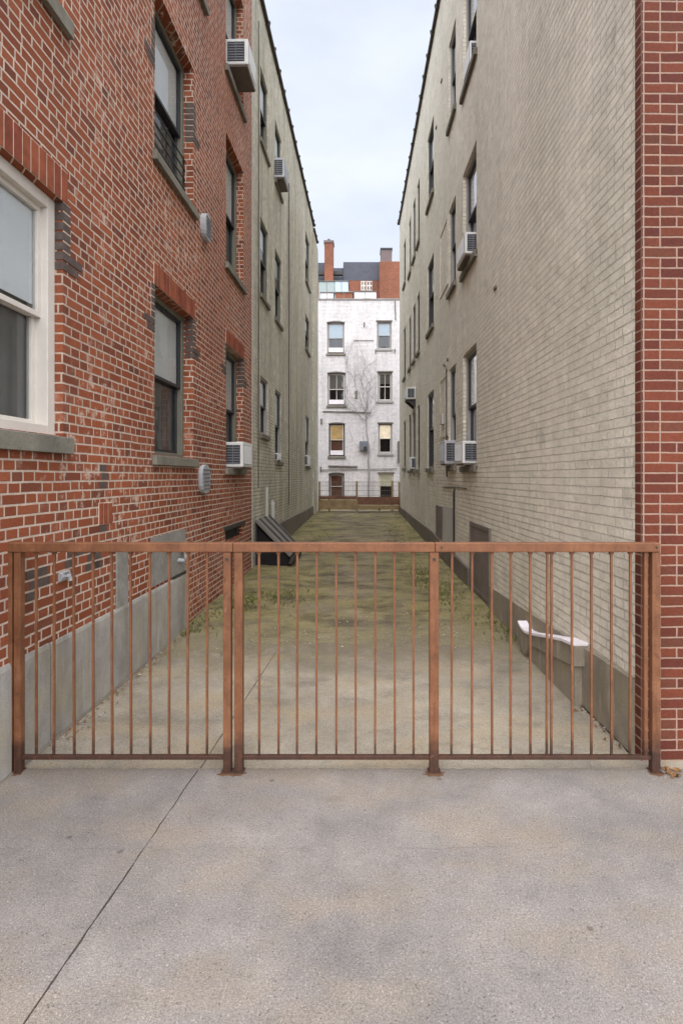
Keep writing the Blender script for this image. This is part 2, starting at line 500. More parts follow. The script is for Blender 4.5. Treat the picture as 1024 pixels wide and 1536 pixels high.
def mat_dirt():
    t = NT('mossy_ground', 0.95, 0.15)
    x, y, z = t.xyz()
    n1 = t.noise(0.7, 6, 0.65)
    c = t.ramp(n1, [(0.30, srgb(108, 98, 78)), (0.46, srgb(138, 126, 98)), (0.6, srgb(120, 108, 90)), (0.75, srgb(152, 139, 110))])
    nm = t.noise(0.85, 6, 0.65, stretch=(1.3, 0.8, 1), dist=0.4)
    # moss keeps to the sides and to the first metres
    side = t.rng(t.math('ABSOLUTE', t.math('ADD', x, 0.15)), 0.3, 1.5, 0.0, 0.20)
    near = t.rng(y, 5.0, 11.0, 0.10, 0.0)
    mm = t.rng(t.math('ADD', nm, t.math('ADD', side, near)), 0.48, 0.66, 0, 1, True)
    mossc = t.mix(t.rng(t.noise(3.2, 5, 0.7), 0.35, 0.65), srgb(116, 108, 64), srgb(148, 136, 92))
    c = t.mix(t.math('MULTIPLY', mm, 0.72), c, mossc)
    dk = t.noise(1.6, 5, 0.7, stretch=(0.8, 1.6, 1))
    c = t.mix(t.rng(dk, 0.46, 0.64, 0, 0.75), c, srgb(72, 63, 54))
    lt = t.noise(2.4, 6, 0.7)
    c = t.mix(t.rng(lt, 0.56, 0.68, 0, 0.55), c, srgb(146, 134, 112))
    sl = t.math('ADD', y, t.math('MULTIPLY', t.math('SUBTRACT', t.noise(1.7, 6, 0.7), 0.5), 2.2))
    c = t.mix(t.rng(sl, 5.0, 6.6, 0.8, 0, True), c, srgb(132, 122, 102))
    f = t.noise(60, 4, 0.8)
    c = t.mix(0.8, c, t.grey(t.rng(f, 0.3, 0.7, 0.55, 1.45)), 'MULTIPLY')
    v = t.vor(26)
    pb = t.math('MULTIPLY', t.rng(v, 0.10, 0.18, 1, 0), t.math('GREATER_THAN', t.noise(5, 3), 0.5))
    c = t.mix(t.math('MULTIPLY', pb, 0.55), c, srgb(168, 156, 136))
    t.color(c)
    t.bump(t.math('ADD', f, t.math('MULTIPLY', t.noise(9, 5, 0.7), 2.0)), 0.012, 0.9)
    return t.m


M['dirt'] = mat_dirt()


# ------------------------------------------------------------------ mesh helper
class MB:
    """collects shapes; P maps (u, w, v) = (along wall, outwards, up) to local xyz"""
    def __init__(s, P=None):
        s.v, s.f = [], []
        s.P = P or (lambda u, w, v: (u, w, v))

    def pt(s, u, w, v):
        s.v.append(s.P(u, w, v))
        return len(s.v) - 1

    def quad(s, a, b, c, d):
        s.f.append(tuple(s.pt(*p) for p in (a, b, c, d)))

    def poly(s, pts):
        s.f.append(tuple(s.pt(*p) for p in pts))

    def box(s, u0, u1, w0, w1, v0, v1):
        i = [s.pt(u, w, v) for v in (v0, v1) for w in (w0, w1) for u in (u0, u1)]
        for a, b, c, d in ((0, 1, 3, 2), (4, 6, 7, 5), (0, 4, 5, 1), (2, 3, 7, 6), (0, 2, 6, 4), (1, 5, 7, 3)):
            s.f.append((i[a], i[b], i[c], i[d]))

    def ring(s, u0, u1, v0, v1, t, w0, w1, tb=None, tt=None):
        tb = t if tb is None else tb
        tt = t if tt is None else tt
        s.box(u0, u0 + t, w0, w1, v0, v1)
        s.box(u1 - t, u1, w0, w1, v0, v1)
        s.box(u0 + t, u1 - t, w0, w1, v0, v0 + tb)
        s.box(u0 + t, u1 - t, w0, w1, v1 - tt, v1)

    def prism(s, prof, a0, a1, axis='u'):
        """extrude a closed profile. axis u: prof=(w,v); axis w: prof=(u,v)"""
        def P3(p, a):
            return (a, p[0], p[1]) if axis == 'u' else ((p[0], a, p[1]) if axis == 'w' else (p[0], p[1], a))
        A = [s.pt(*P3(p, a0)) for p in prof]
        B = [s.pt(*P3(p, a1)) for p in prof]
        n = len(prof)
        s.f.append(tuple(reversed(A)))
        s.f.append(tuple(B))
        for k in range(n):
            s.f.append((A[k], A[(k + 1) % n], B[(k + 1) % n], B[k]))

    def tube(s, pts, r, n=8, taper=None):
        pts = [Vector(p) for p in pts]
        rings = []
        for k, p in enumerate(pts):
            a = pts[max(k - 1, 0)]
            b = pts[min(k + 1, len(pts) - 1)]
            d = (b - a).normalized()
            up = Vector((0, 0, 1)) if abs(d.z) < 0.9 else Vector((1, 0, 0))
            e1 = d.cross(up).normalized()
            e2 = d.cross(e1)
            rr = r if taper is None else r + (taper - r) * k / max(1, len(pts) - 1)
            rings.append([s.pt(*(p + e1 * rr * math.cos(2 * math.pi * j / n) + e2 * rr * math.sin(2 * math.pi * j / n))) for j in range(n)])
        for a, b in zip(rings, rings[1:]):
            for j in range(n):
                s.f.append((a[j], a[(j + 1) % n], b[(j + 1) % n], b[j]))
        s.f.append(tuple(reversed(rings[0])))
        s.f.append(tuple(rings[-1]))

    def build(s, name, m, parent=None, bevel=0.0, smooth=False, fix=True):
        me = bpy.data.meshes.new(name)
        me.from_pydata(s.v, [], s.f)
        if fix:
            bm = bmesh.new()
            bm.from_mesh(me)
            bmesh.ops.recalc_face_normals(bm, faces=bm.faces)
            bm.to_mesh(me)
            bm.free()
        me.materials.append(M[m] if isinstance(m, str) else m)
        o = bpy.data.objects.new(name, me)
        COL.objects.link(o)
        if parent: o.parent = parent
        if smooth:
            for p in me.polygons: p.use_smooth = True
        if bevel:
            b = o.modifiers.new('bevel', 'BEVEL')
            b.width = bevel
            b.segments = 2
            b.limit_method = 'ANGLE'
        return o


def each(mb, name, m, parent, bevel=0.0):
    """one object per connected piece"""
    par = list(range(len(mb.v)))
    def root(a):
        while par[a] != a:
            par[a] = par[par[a]]; a = par[a]
        return a
    for f in mb.f:
        r0 = root(f[0])
        for q in f[1:]: par[root(q)] = r0
    grp = {}
    for f in mb.f: grp.setdefault(root(f[0]), []).append(f)
    out = []
    for fs in grp.values():
        g = MB(); ids = {}
        for f in fs:
            for q in f:
                if q not in ids:
                    ids[q] = len(g.v); g.v.append(mb.v[q])
            g.f.append(tuple(ids[q] for q in f))
        out.append(g.build(name, m, parent, bevel))
    return out


def tag(o, label=None, cat=None, group=None, kind=None):
    if label: o['label'] = label
    if cat: o['category'] = cat
    if group: o['group'] = group
    if kind: o['kind'] = kind
    return o


def thing(name, label, cat, loc=(0, 0, 0), rz=0.0, group=None):
    o = bpy.data.objects.new(name, None)
    o.empty_display_size = 0.3
    COL.objects.link(o)
    o.location = loc
    o.rotation_euler = (0, 0, rz)
    return tag(o, label, cat, group)


def wall_panel(mb, u0, u1, v0, vtop, openings, depth, w=0.0):
    """wall sheet with rectangular openings and their reveals"""
    us = sorted({u0, u1, *[q for o in openings for q in o[:2]]})
    us = [q for q in us if u0 <= q <= u1]
    vt = vtop if callable(vtop) else (lambda u: vtop)
    vs = sorted({v0, *[q for o in openings for q in o[2:4]]})
    for a, b in zip(us, us[1:]):
        cu = (a + b) / 2
        for i, c in enumerate(vs):
            last = i == len(vs) - 1
            da = vt(a) if last else vs[i + 1]
            db = vt(b) if last else vs[i + 1]
            cv = (c + (da + db) / 2) / 2
            if any(o[0] < cu < o[1] and o[2] < cv < o[3] for o in openings): continue
            mb.quad((a, w, c), (b, w, c), (b, w, db), (a, w, da))
    for (a, b, c, d) in openings:
        mb.quad((a, w, c), (a, w - depth, c), (a, w - depth, d), (a, w, d))
        mb.quad((b, w, c), (b, w - depth, c), (b, w - depth, d), (b, w, d))
        mb.quad((a, w, d), (b, w, d), (b, w - depth, d), (a, w - depth, d))
        mb.quad((a, w, c), (b, w, c), (b, w - depth, c), (a, w - depth, c))


def window(P, par, u0, u1, v0, v1, rd=0.11, frame='taupe_frame', sash='dark_sash', blind=0.5, bmat='blind', curtain='curtain',
           split=0.5, muntin=False, sill=True, sill_h=0.10, sill_w=0.05, bars=False, low=True, label=None, ft=0.055, sillmat='sill', frame_out=None):
    f = MB(P)
    fo = -rd if frame_out is None else frame_out
    f.ring(u0 + .001, u1 - .001, v0 + .001, v1 - .001, ft, fo - 0.13 if frame_out is None else -rd - .13, fo, tt=ft, tb=ft * .8)
    win = f.build('window', frame, par, 0.004)
    if label: win['label'] = label
    vm = v0 + (v1 - v0) * split
    a, b = u0 + ft, u1 - ft
    t = 0.035
    s1 = MB(P); s1.ring(a, b, vm - .018, v1 - ft, t, -rd - .055, -rd - .02)
    s1.build('sash', sash, win, 0.002)
    s2 = MB(P); s2.ring(a, b, v0 + ft * .8, vm + .018, t, -rd - .095, -rd - .06)
    s2.build('sash', sash, win, 0.002)
    p1 = MB(P); p1.quad((a + t, -rd - .038, vm), (b - t, -rd - .038, vm), (b - t, -rd - .038, v1 - ft - t), (a + t, -rd - .038, v1 - ft - t))
    p1.build('pane', 'glass', win, fix=False)
    p2 = MB(P); p2.quad((a + t, -rd - .078, v0 + ft), (b - t, -rd - .078, v0 + ft), (b - t, -rd - .078, vm), (a + t, -rd - .078, vm))
    p2.build('pane', 'glass', win, fix=False)
    if muntin:
        g = MB(P); c = (a + b) / 2
        g.box(c - .012, c + .012, -rd - .05, -rd - .03, vm, v1 - ft - t)
        g.box(c - .012, c + .012, -rd - .09, -rd - .07, v0 + ft, vm - .02)
        g.build('muntin', sash, win)
    if blind:
        vb = max(vm + .02, v1 - (v1 - v0) * blind)
        g = MB(P)
        n = max(2, int((v1 - ft - vb) / 0.04))
        for k in range(n):
            z0 = vb + (v1 - ft - vb) * k / n
            z1 = vb + (v1 - ft - vb) * (k + 1) / n
            g.quad((a, -rd - .062, z0), (b, -rd - .062, z0), (b, -rd - .057, z1), (a, -rd - .057, z1))
        g.build('blind', bmat, win, fix=False)
    if curtain:
        g = MB(P); n = 14
        for k in range(n):
            q0 = a + (b - a) * k / n; q1 = a + (b - a) * (k + 1) / n
            w0 = -rd - .118 + (.015 if k % 2 else 0); w1 = -rd - .118 + (0 if k % 2 else .015)
            g.quad((q0, w0, v0 + .02), (q1, w1, v0 + .02), (q1, w1, v1 - .02), (q0, w0, v1 - .02))
        g.build('curtain', curtain, win, fix=False)
    g = MB(P)
    i0, i1 = -rd - .131, -rd - .55
    g.quad((u0, i1, v0), (u1, i1, v0), (u1, i1, v1), (u0, i1, v1))
    g.quad((u0, i0, v0), (u0, i1, v0), (u0, i1, v1), (u0, i0, v1))
    g.quad((u1, i0, v0), (u1, i1, v0), (u1, i1, v1), (u1, i0, v1))
    g.quad((u0, i0, v0), (u1, i0, v0), (u1, i1, v0), (u0, i1, v0))
    g.quad((u0, i0, v1), (u1, i0, v1), (u1, i1, v1), (u0, i1, v1))
    g.build('room', 'room', win, fix=False)
    if bars:
        g = MB(P)
        for k in range(5):
            z0 = v0 + .1 + k * .11
            g.box(u0 + .02, u1 - .02, -rd + .015, -rd + .027, z0, z0 + .012)
        for q in (u0 + .03, (u0 + u1) / 2, u1 - .04):
            g.box(q, q + .014, -rd + .001, -rd + .015, v0 + .05, v0 + .6)
        g.build('guard_bars', 'dark_metal', win)
    if sill:
        g = MB(P)
        g.prism([(-rd - .01, v0 + .004), (sill_w, v0 - .012), (sill_w, v0 - sill_h), (0.002, v0 - sill_h), (.002, v0 - .004), (-rd - .01, v0 - .004)], u0 - .06, u1 + .06)
        g.build('sill', sillmat, win, 0.004)
    return win


# ------------------------------------------------------------------ ground
GP = [(-50, 0), (4, 0), (8, .05), (12, .14), (19.6, .39), (30, .5), (200, .5)]
def gz(y):
    for (a, p), (b, q) in zip(GP, GP[1:]):
        if a <= y <= b: return p + (q - p) * (y - a) / (b - a)
    return 0.5

EDGE_Y = 3.105
JX = lambda y: -1.05 + (y - 1.656) * 0.068            # joint line of the sidewalk
def slab(name, pts, z, m, thick=0.08, jitter=0.0):
    g = MB()
    out = []
    n = len(pts)
    for k in range(n):
        a, b = Vector(pts[k]), Vector(pts[(k + 1) % n])
        L = (b - a).length
        if jitter and L < 40:
            c = max(1, int(L / 0.05))
            nn = Vector((-(b - a).y, (b - a).x)).normalized()
            for j in range(c):
                p = a + (b - a) * j / c
                if j: p = p + nn * rnd.uniform(-jitter, jitter)
                out.append(p)
        else:
            out.append(a)
    top = [g.pt(p.x, p.y, z) for p in out]
    bot = [g.pt(p.x, p.y, z - thick) for p in out]
    g.f.append(tuple(top))
    for k in range(len(out)):
        j = (k + 1) % len(out)
        g.f.append((top[k], bot[k], bot[j], top[j]))
    o = g.build(name, m, fix=False)
    return tag(o, kind='structure')

g = MB()
g.quad((-900, -900, -.15), (900, -900, -.15), (900, 900, -.15), (-900, 900, -.15))
tag(g.build('ground', 'asphalt', fix=False), kind='structure')
SY = -2.6
slab('sidewalk', [(JX(SY) + .0035, SY), (14, SY), (14, EDGE_Y - .004), (JX(EDGE_Y) + .0035, EDGE_Y - .004)], 0.0, 'sidewalk', .10, .0026)
slab('sidewalk', [(-14, SY), (JX(SY) - .0035, SY), (JX(EDGE_Y) - .0035, EDGE_Y - .004), (-14, EDGE_Y - .004)], 0.0, 'sidewalk', .10, .0026)
g = MB(); g.box(-60, 60, SY - .16, SY - .004, -.14, .001)
tag(g.build('kerb', 'kerb', bevel=.015), kind='structure')
g = MB(); g.quad((-60, SY - 9, -.143), (60, SY - 9, -.143), (60, SY - .1, -.143), (-60, SY - .1, -.143))
tag(g.build('road', 'asphalt', fix=False), kind='structure')
# concrete apron of the alley, two slabs with the joint between them
AX = lambda y: -0.945 + (y - 3.1) * 0.052
slab('alley_slab', [(AX(3.1) + .005, EDGE_Y + .004), (2.2, EDGE_Y + .004), (2.2, 6.5), (AX(6.5) + .005, 6.5)], -.004, 'slab', .09, .0018)
slab('alley_slab', [(-2.4, EDGE_Y + .004), (AX(3.1) - .005, EDGE_Y + .004), (AX(6.5) - .005, 6.5), (-2.4, 6.5)], -.006, 'slab', .09, .0018)
# dirt under joints
g = MB(); g.quad((-14, SY, -.013), (14, SY, -.013), (14, 6.5, -.013), (-14, 6.5, -.013))
tag(g.build('subsoil', 'base_dark', fix=False), kind='structure')
# mossy dirt: height field
g = MB()
NX, NY = 60, 260
Y0, Y1 = 4.6, 29.5
idx = []
for j in range(NY + 1):
    tt = j / NY
    y = Y0 + (Y1 - Y0) * (tt ** 1.6)
    row = []
    for i in range(NX + 1):
        x = -2.3 + 4.6 * i / NX
        nn = mnoise.noise(Vector((x * 1.1, y * 1.1, 3))) * .5 + mnoise.noise(Vector((x * 3.1, y * 3.1, 7))) * .3 + mnoise.noise(Vector((x * 9, y * 9, 1))) * .2
        edge = max(0.0, min(1.0, (y - 4.9 + .35 * mnoise.noise(Vector((x * 1.7, y * .8, 11)))) / 1.9))
        sd_ = max(0.0, abs(x + .1) - 0.9)
        z = gz(y) - .030 + .040 * edge + nn * .034 + sd_ * .02 * edge
        z += .05 * math.exp(-((x + 1.35) ** 2 / .12 + (y - 8.3) ** 2 / .5))
        row.append(g.pt(x, y, z))
    idx.append(row)
for j in range(NY):
    for i in range(NX):
        g.f.append((idx[j][i], idx[j][i + 1], idx[j + 1][i + 1], idx[j + 1][i]))
tag(g.build('dirt_path', 'dirt', smooth=True, fix=False), kind='structure')

# ------------------------------------------------------------------ LEFT BUILDING
ANG = math.atan(0.01875)
XL = lambda z: -2.085 + 0.01875 * z
zl = lambda px: 2.085 / (0.01875 + (543 - px) / 800)
zr = lambda px: 1.738 / (0.01875 + (px - 543) / 800)
H = lambda v: v + CAM_H
PL = lambda u, w, v: (w, u, v)
PR = lambda u, w, v: (-w, u, v)
def on_left(u, w=0.0, v=0.0):
    c, s_ = math.cos(-ANG), math.sin(-ANG)
    return (-2.085 + w * c - u * s_, w * s_ + u * c, v)
def on_right(u, w=0.0, v=0.0):
    c, s_ = math.cos(ANG), math.sin(ANG)
    return (1.738 - w * c - u * s_, -w * s_ + u * c, v)

HL = lambda v: v * 1.015 + CAM_H
LB = thing('apartment_building', 'left apartment building, red brick side in front and dull olive painted side behind, sash windows', 'building', (-2.085, 0, 0), -ANG)
CB = zl(378)          # brick / paint boundary
L1 = (2.48, zl(95)); L2 = (zl(232), zl(290)); L3 = (zl(339), zl(365))
L4 = (zl(390.5), zl(402)); L5 = (zl(412.5), zl(422)); L6 = (zl(458), zl(464))
R1 = (HL(.27), HL(1.83)); R2 = (HL(3.07), HL(4.68)); R3 = (HL(5.85), HL(7.5))
LTOP = HL(8.75)
opn = []
winL = []
for L, nm in ((L1, 1), (L2, 2), (L3, 3)):
    for rr, rw in ((R1, 1), (R2, 2), (R3, 3)):
        if nm == 3:
            rr = {1: (HL(.13), HL(1.88)), 2: (HL(3.02), HL(4.85)), 3: (HL(5.78), HL(7.5))}[rw]
        if nm == 2 and rw == 1: rr = (HL(.21), HL(1.82))
        winL.append((L[0], L[1], rr[0], rr[1], nm, rw))
winL.append((6.12, 6.62, HL(5.78), HL(6.9), 9, 3))
# basement grille
bas = (zl(338), zl(364), .77, .93)
opn = [w[:4] for w in winL] + [bas]
g = MB(PL)
wall_panel(g, 1.2, CB, -.1, LTOP, opn, 0.24)
g.build('brick_wall', 'brick', LB, fix=False)
for (a, b, c, d, nm, rw) in winL:
    if nm == 1:
        window(PL, LB, a, b, c, d, rd=.08, frame='white_frame', sash='white_frame', blind=.46 if rw == 1 else .3, curtain='curtain', ft=.08, frame_out=-.055, split=.5,
               sill_h=.12, sill_w=.045, bars=(rw == 2), label='white framed sash window' if rw == 1 else None)
    elif nm == 9:
        window(PL, LB, a, b, c, d, frame='white_frame', sash='white_frame', blind=.6)
    else:
        window(PL, LB, a, b, c, d, blind=.52 if rw == 1 else .55, bars=(nm == 2 and rw == 2), sill_h=.10, sill_w=.05, curtain='curtain' if rw < 3 else 'room')
g = MB(PL)
for k in range(9):
    q = bas[0] + (bas[1] - bas[0]) * (k + .5) / 9
    g.box(q - .006, q + .006, -.06, -.045, bas[2], bas[3])
g.box(bas[0], bas[1], -.108, -.10, bas[2], bas[3])
g.box(bas[0] - .08, bas[1] + .08, .002, .03, bas[3] + .003, bas[3] + .06)
g.build('basement_grille', 'dark_metal', LB)

# soldier courses: loose bricks over the ground-floor windows
def soldier(par, u0, u1, v0, h=.215, P=PL):
    g = MB(P)
    g.box(u0, u1, -.02, .004, v0, v0 + h)
    mi = [0] * 6
    n = round((u1 - u0) / .078); st = (u1 - u0) / n
    for k in range(n):
        q = u0 + k * st
        g.box(q + .006, q + st - .006, -.01, .008 + rnd.uniform(-.001, .001), v0 + .002, v0 + h - rnd.uniform(.004, .010))
        mi += [1 if rnd.random() < .65 else 2] * 6
    o = g.build('soldier_course', 'mortar', par)
    o.data.materials.append(M['soldier']); o.data.materials.append(M['soldier_b'])
    for p, k in zip(o.data.polygons, mi): p.material_index = k
for L, dv in ((L1, HL(1.83)), (L2, HL(1.82)), (L3, HL(1.88))):
    soldier(LB, L[0] - .02, L[1] + .05, dv + .001)
soldier(LB, zl(148), zl(168), 1.33, .17)
# sooty quoin bricks beside the heads
for L, dv in ((L1, HL(1.83)), (L2, HL(1.82)), (L3, HL(1.88)), (L2, HL(4.3))):
    for sgn, e in ((1, L[1]), (-1, L[0])):
        g = MB(PL); mi = []
        g.box(min(e, e + sgn * .085), max(e, e + sgn * .085), .0, .002, dv - 5 * .0667, dv); mi += [1] * 6
        for k in range(7):
            z1 = dv - .005 - k * .0667
            ln = .082 if k < 5 else .18
            o_ = .05 if k == 5 else 0
            a, b = (e, e + ln + o_) if sgn == 1 else (e - ln - o_, e)
            g.box(a, b, .0, .0045 + .001 * (k % 2), z1 - .053, z1)
            a, b = (e - .004, e) if sgn == 1 else (e, e + .004)
            g.box(a, b, -.09, .004, z1 - .053, z1)
            mi += [0] * 12
        o = g.build('sooty_quoin', 'black_brick', LB)
        o.data.materials.append(M['mortar'])
        for p, k in zip(o.data.polygons, mi): p.material_index = k
# burnt replacement bricks scattered low on the wall
g = MB(PL)
for (px, zz, n) in ((40, .98, 3), (98, 1.08, 2), (128, 1.06, 4), (150, 1.27, 2), (150, 1.62, 3)):
    u = zl(px)
    for k in range(n):
        r0 = math.floor(zz / .0667) + (k % 3)
        uu = u + (k // 3) * .11 + .03 * (k % 2)
        ln = rnd.choice((.10, .10, .2))
        g.box(uu, uu + ln, .0, .003, r0 * .0667 + .007, r0 * .0667 + .060)
each(g, 'burnt_brick', 'black_brick', LB)
# concrete base, cement strip and panel
BE = zl(280)
JB = zl(73)
g = MB(PL); g.prism([(-.02, -.1), (.02, -.1), (.02, .60), (.012, .63), (-.02, .63)], 1.2, JB - .009)
g.prism([(-.02, -.1), (.019, -.1), (.019, .60), (.012, .625), (-.02, .625)], JB + .009, BE)
g.build('concrete_base', 'base', LB, .003)
g = MB(PL); g.box(zl(174), zl(191), -.01, .012, .62, 1.14); g.build('cement_strip', 'cement', LB, .003)
g = MB(PL); g.box(zl(226), zl(258), -.01, .010, .655, 1.12); g.box(zl(258) + .01, zl(278), -.01, .006, .655, 1.12)
each(g, 'cement_panel', 'cement', LB)
g = MB(PL); g.tube([(zl(267), .0, .80), (zl(267), .07, .80), (zl(267), .09, .83), (zl(267), .09, 1.0)], .022, 10)
g.tube([(zl(272), .0, .9), (zl(272), .06, .9)], .03, 10)
each(g, 'vent_pipe', 'vent', LB)
g = MB(PL); g.box(zl(258), zl(278), .0, .02, .632, .65); g.build('panel_ledge', 'dark_metal', LB)
# hose bib
g = MB(PL); u = zl(94)
g.tube([(u, 0, 1.03), (u, .05, 1.03), (u, .06, 1.0)], .014, 10); g.tube([(u - .05, .004, 1.03), (u + .05, .004, 1.03)], .03, 8)
g.tube([(u - .03, .03, 1.06), (u + .03, .03, 1.06)], .008, 8)
g.build('hose_tap', 'vent', LB)
# wall vents
def oval_vent(u, v, wd, ht, dp):
    g = MB(PL); n = 20
    g.prism([(u + wd / 2 * math.cos(2 * math.pi * k / n), v + ht / 2 * math.copysign(abs(math.sin(2 * math.pi * k / n)) ** .7, math.sin(2 * math.pi * k / n))) for k in range(n)], .0, dp, 'w')
    o = g.build('wall_vent', 'vent', LB, .006)
    g = MB(PL)
    for k in range(6):
        z0 = v - ht * .36 + k * ht * .13
        g.box(u - wd * .36, u + wd * .36, dp - .001, dp + .008, z0, z0 + ht * .05)
    g.build('louvre', 'grille', o)
oval_vent(zl(305), HL(3.03), .26, .33, .07)
oval_vent(zl(304), HL(-.03), .34, .36, .05)

# painted part
opL = []
for L, rows in ((L4, ((HL(.80), HL(1.87)), (HL(3.38), HL(4.80)), (HL(6.23), HL(7.58)))),
                (L5, ((HL(.34), HL(1.87)), (HL(3.39), HL(4.84)), (HL(6.30), HL(7.58)))),
                (L6, ((HL(.32), HL(1.92)), (HL(4.0), HL(5.05)), (HL(6.1), HL(7.6))))):
    for r_ in rows: opL.append((L[0], L[1], r_[0], r_[1]))
opL += [(19.0, 19.25, HL(.3), HL(1.8)), (19.0, 19.25, HL(3.3), HL(4.8)), (19.0, 19.25, HL(6.2), HL(7.7))]
g = MB(PL)
wall_panel(g, CB, 20.0, -.1, lambda u: LTOP if u < 19 else LTOP - .1, opL, .16)
g.build('painted_wall', 'green_l', LB, fix=False)
for k, (a, b, c, d) in enumerate(opL):
    window(PL, LB, a, b, c, d, rd=.02, frame='taupe_frame' if k % 3 else 'grey_frame', blind=(.5, .3, .6)[k % 3], curtain='room' if k % 2 else 'curtain', sill_h=.09, sill_w=.045, split=.5, ft=.045)
g = MB(PL); g.box(CB - .012, CB + .03, .0, .012, 0, LTOP); g.build('edge_strip', 'pale_board', LB)
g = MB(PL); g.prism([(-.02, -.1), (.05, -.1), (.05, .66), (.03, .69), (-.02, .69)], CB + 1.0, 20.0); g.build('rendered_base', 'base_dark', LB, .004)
g = MB(PL); g.box(18.55, 19.98, .001, .06, .4, LTOP - .4); g.build('pilaster', 'green_l', LB)
g = MB(PL)
g.tube([(zl(398), .03, .7), (zl(398), .03, 1.5)], .03, 8)
g.tube([(zl(407), .03, .7), (zl(407), .03, 1.15), (zl(407), .0, 1.2)], .045, 8)
each(g, 'wall_pipe', 'pale_board', LB)
g = MB(PL)
g.tube([(zl(386), .02, 1.5), (zl(386), .025, LTOP - .6)], .008, 6)
g.tube([(zl(432), .02, 1.0), (zl(432), .025, LTOP - 1.6)], .010, 6)
each(g, 'wall_cable', 'dark_metal', LB)

def coping(P, par, u0, u1, top, seed):
    g = MB(P)
    r_ = random.Random(seed)
    u = u0
    while u < u1 - .1:
        e = min(u1, u + .62)
        t0 = top(u + .3)
        dz = r_.uniform(-.012, .012)
        g.prism([(.06, t0 - .015 + dz), (.07, t0 + .03 + dz), (-.12, t0 + .12 + dz), (-.34, t0 + .03 + dz), (-.34, t0 - .015 + dz)], u + .004, e - .05)
        g.prism([(.075, t0 - .04 + dz), (.095, t0 + .04 + dz), (-.12, t0 + .15 + dz), (-.36, t0 + .05 + dz), (-.36, t0 - .015 + dz)], e - .05, e)
        u = e
    g.build('coping', 'coping', par, .006)
coping(PL, LB, 1.2, 18.9, lambda u: LTOP, 3)
coping(PL, LB, 18.9, 20.0, lambda u: LTOP - .1, 4)
# rest of the body
g = MB(PL)
g.quad((1.2, -.001, -.1), (1.2, -11, -.1), (1.2, -11, LTOP), (1.2, -.001, LTOP))
g.quad((20, 0, -.1), (20, -11, -.1), (20, -11, LTOP - .1), (20, 0, LTOP - .1))
g.quad((1.2, -11, -.1), (20, -11, -.1), (20, -11, LTOP), (1.2, -11, LTOP))
g.build('outer_wall', 'brick', LB, fix=False)
g = MB(PL); g.quad((1.2, -.3, LTOP - .4), (20, -.3, LTOP - .4), (20, -11, LTOP - .4), (1.2, -11, LTOP - .4))
g.quad((1.2, -.3, LTOP - .4), (20, -.3, LTOP - .4), (20, -.3, LTOP), (1.2, -.3, LTOP)); g.build('roof', 'slate', LB, fix=False)

# ------------------------------------------------------------------ RIGHT BUILDING
RB = thing('apartment_building', 'right apartment building, pale olive painted brick side with a deep red brick front corner', 'building', (1.738, 0, 0), ANG)
RTOP = lambda u: H(9.42) - .015 * max(0, u - 10)
cols = {'A': (zr(714), zr(694)), 'B': (zr(683), zr(673)), 'C': (zr(650), zr(641)), 'D1': (zr(629), zr(625.5)),
        'D2': (zr(622.5), zr(619)), 'D3': (zr(616), zr(613)), 'E': (zr(608), zr(605))}
opR = []
for k, (a, b) in cols.items():
    if k == 'A': rows = ((.17, 1.89), (3.17, 4.72), (5.98, 7.6))
    elif k == 'B': rows = ((.2, 1.91), (3.3, 4.75), (6.25, 7.72))
    elif k == 'E': rows = ((.3, 1.85), (3.3, 4.94), (6.4, 7.8))
    else: rows = ((.2, 1.87), (3.28, 4.8), (6.15, 7.74))
    for i, (c, d) in enumerate(rows): opR.append((a, b, H(c), H(d), k, i))
PY = 3.275
g = MB(PR)
wall_panel(g, PY, 19.6, -.1, RTOP, [o[:4] for o in opR], .19)
g.build('painted_wall', 'green', RB, fix=False)
for (a, b, c, d, k, i) in opR:
    window(PR, RB, a, b, c, d, rd=.05 if k == 'A' else .025, frame='grey_frame' if k in 'AB' else 'dark_sash', blind=.35 if i and k != 'A' else 0, bmat='curtain', curtain='room' if k == 'A' else 'curtain', sill_h=.10, sill_w=.05, ft=.05, split=.52)
coping(PR, RB, PY, 19.6, RTOP, 9)
# base render: top edge follows photograph's falling line
def strip(P, par, pts, name, m, w=.03):
    g = MB(P)
    for (u0, z0), (u1, z1) in zip(pts, pts[1:]):
        g.quad((u0, w, -.1), (u1, w, -.1), (u1, w, z1), (u0, w, z0))
        g.quad((u0, w, z0), (u1, w, z1), (u1, -.01, z1 + .01), (u0, -.01, z0 + .01))
    u, z = pts[0]; g.quad((u, w, -.1), (u, -.01, -.1), (u, -.01, z), (u, w, z))
    u, z = pts[-1]; g.quad((u, w, -.1), (u, -.01, -.1), (u, -.01, z), (u, w, z))
    return g.build(name, m, par, fix=False)
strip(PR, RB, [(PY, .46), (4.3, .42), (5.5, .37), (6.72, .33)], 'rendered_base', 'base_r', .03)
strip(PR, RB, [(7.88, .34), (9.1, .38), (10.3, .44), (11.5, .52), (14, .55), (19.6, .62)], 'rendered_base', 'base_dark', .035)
g = MB(PR); g.box(zr(736), zr(706.5), -.01, .022, -.05, 1.05); bp_ = g.build('basement_panel', 'panel', RB, .004)
g = MB(PR); g.ring(zr(736) + .0, zr(706.5) - .0, .1, 1.05, .05, .0225, .03); g.build('panel_frame', 'base_dark', bp_)
g = MB(PR); g.box(zr(664), zr(654.5), -.01, .02, .5, 1.12); g.build('basement_panel', 'panel', RB, .004)
g = MB(PR); g.box(zr(681), zr(665), -.01, .008, .40, 1.16); g.build('pale_patch', 'pale_board', RB, .004)
g = MB(PR)
g.tube([(zr(682), .02, .2), (zr(682), .02, 1.45), (zr(682), .0, 1.5)], .018, 8)
g.build('wall_pipe', 'dark_metal', RB)
g = MB(PR)
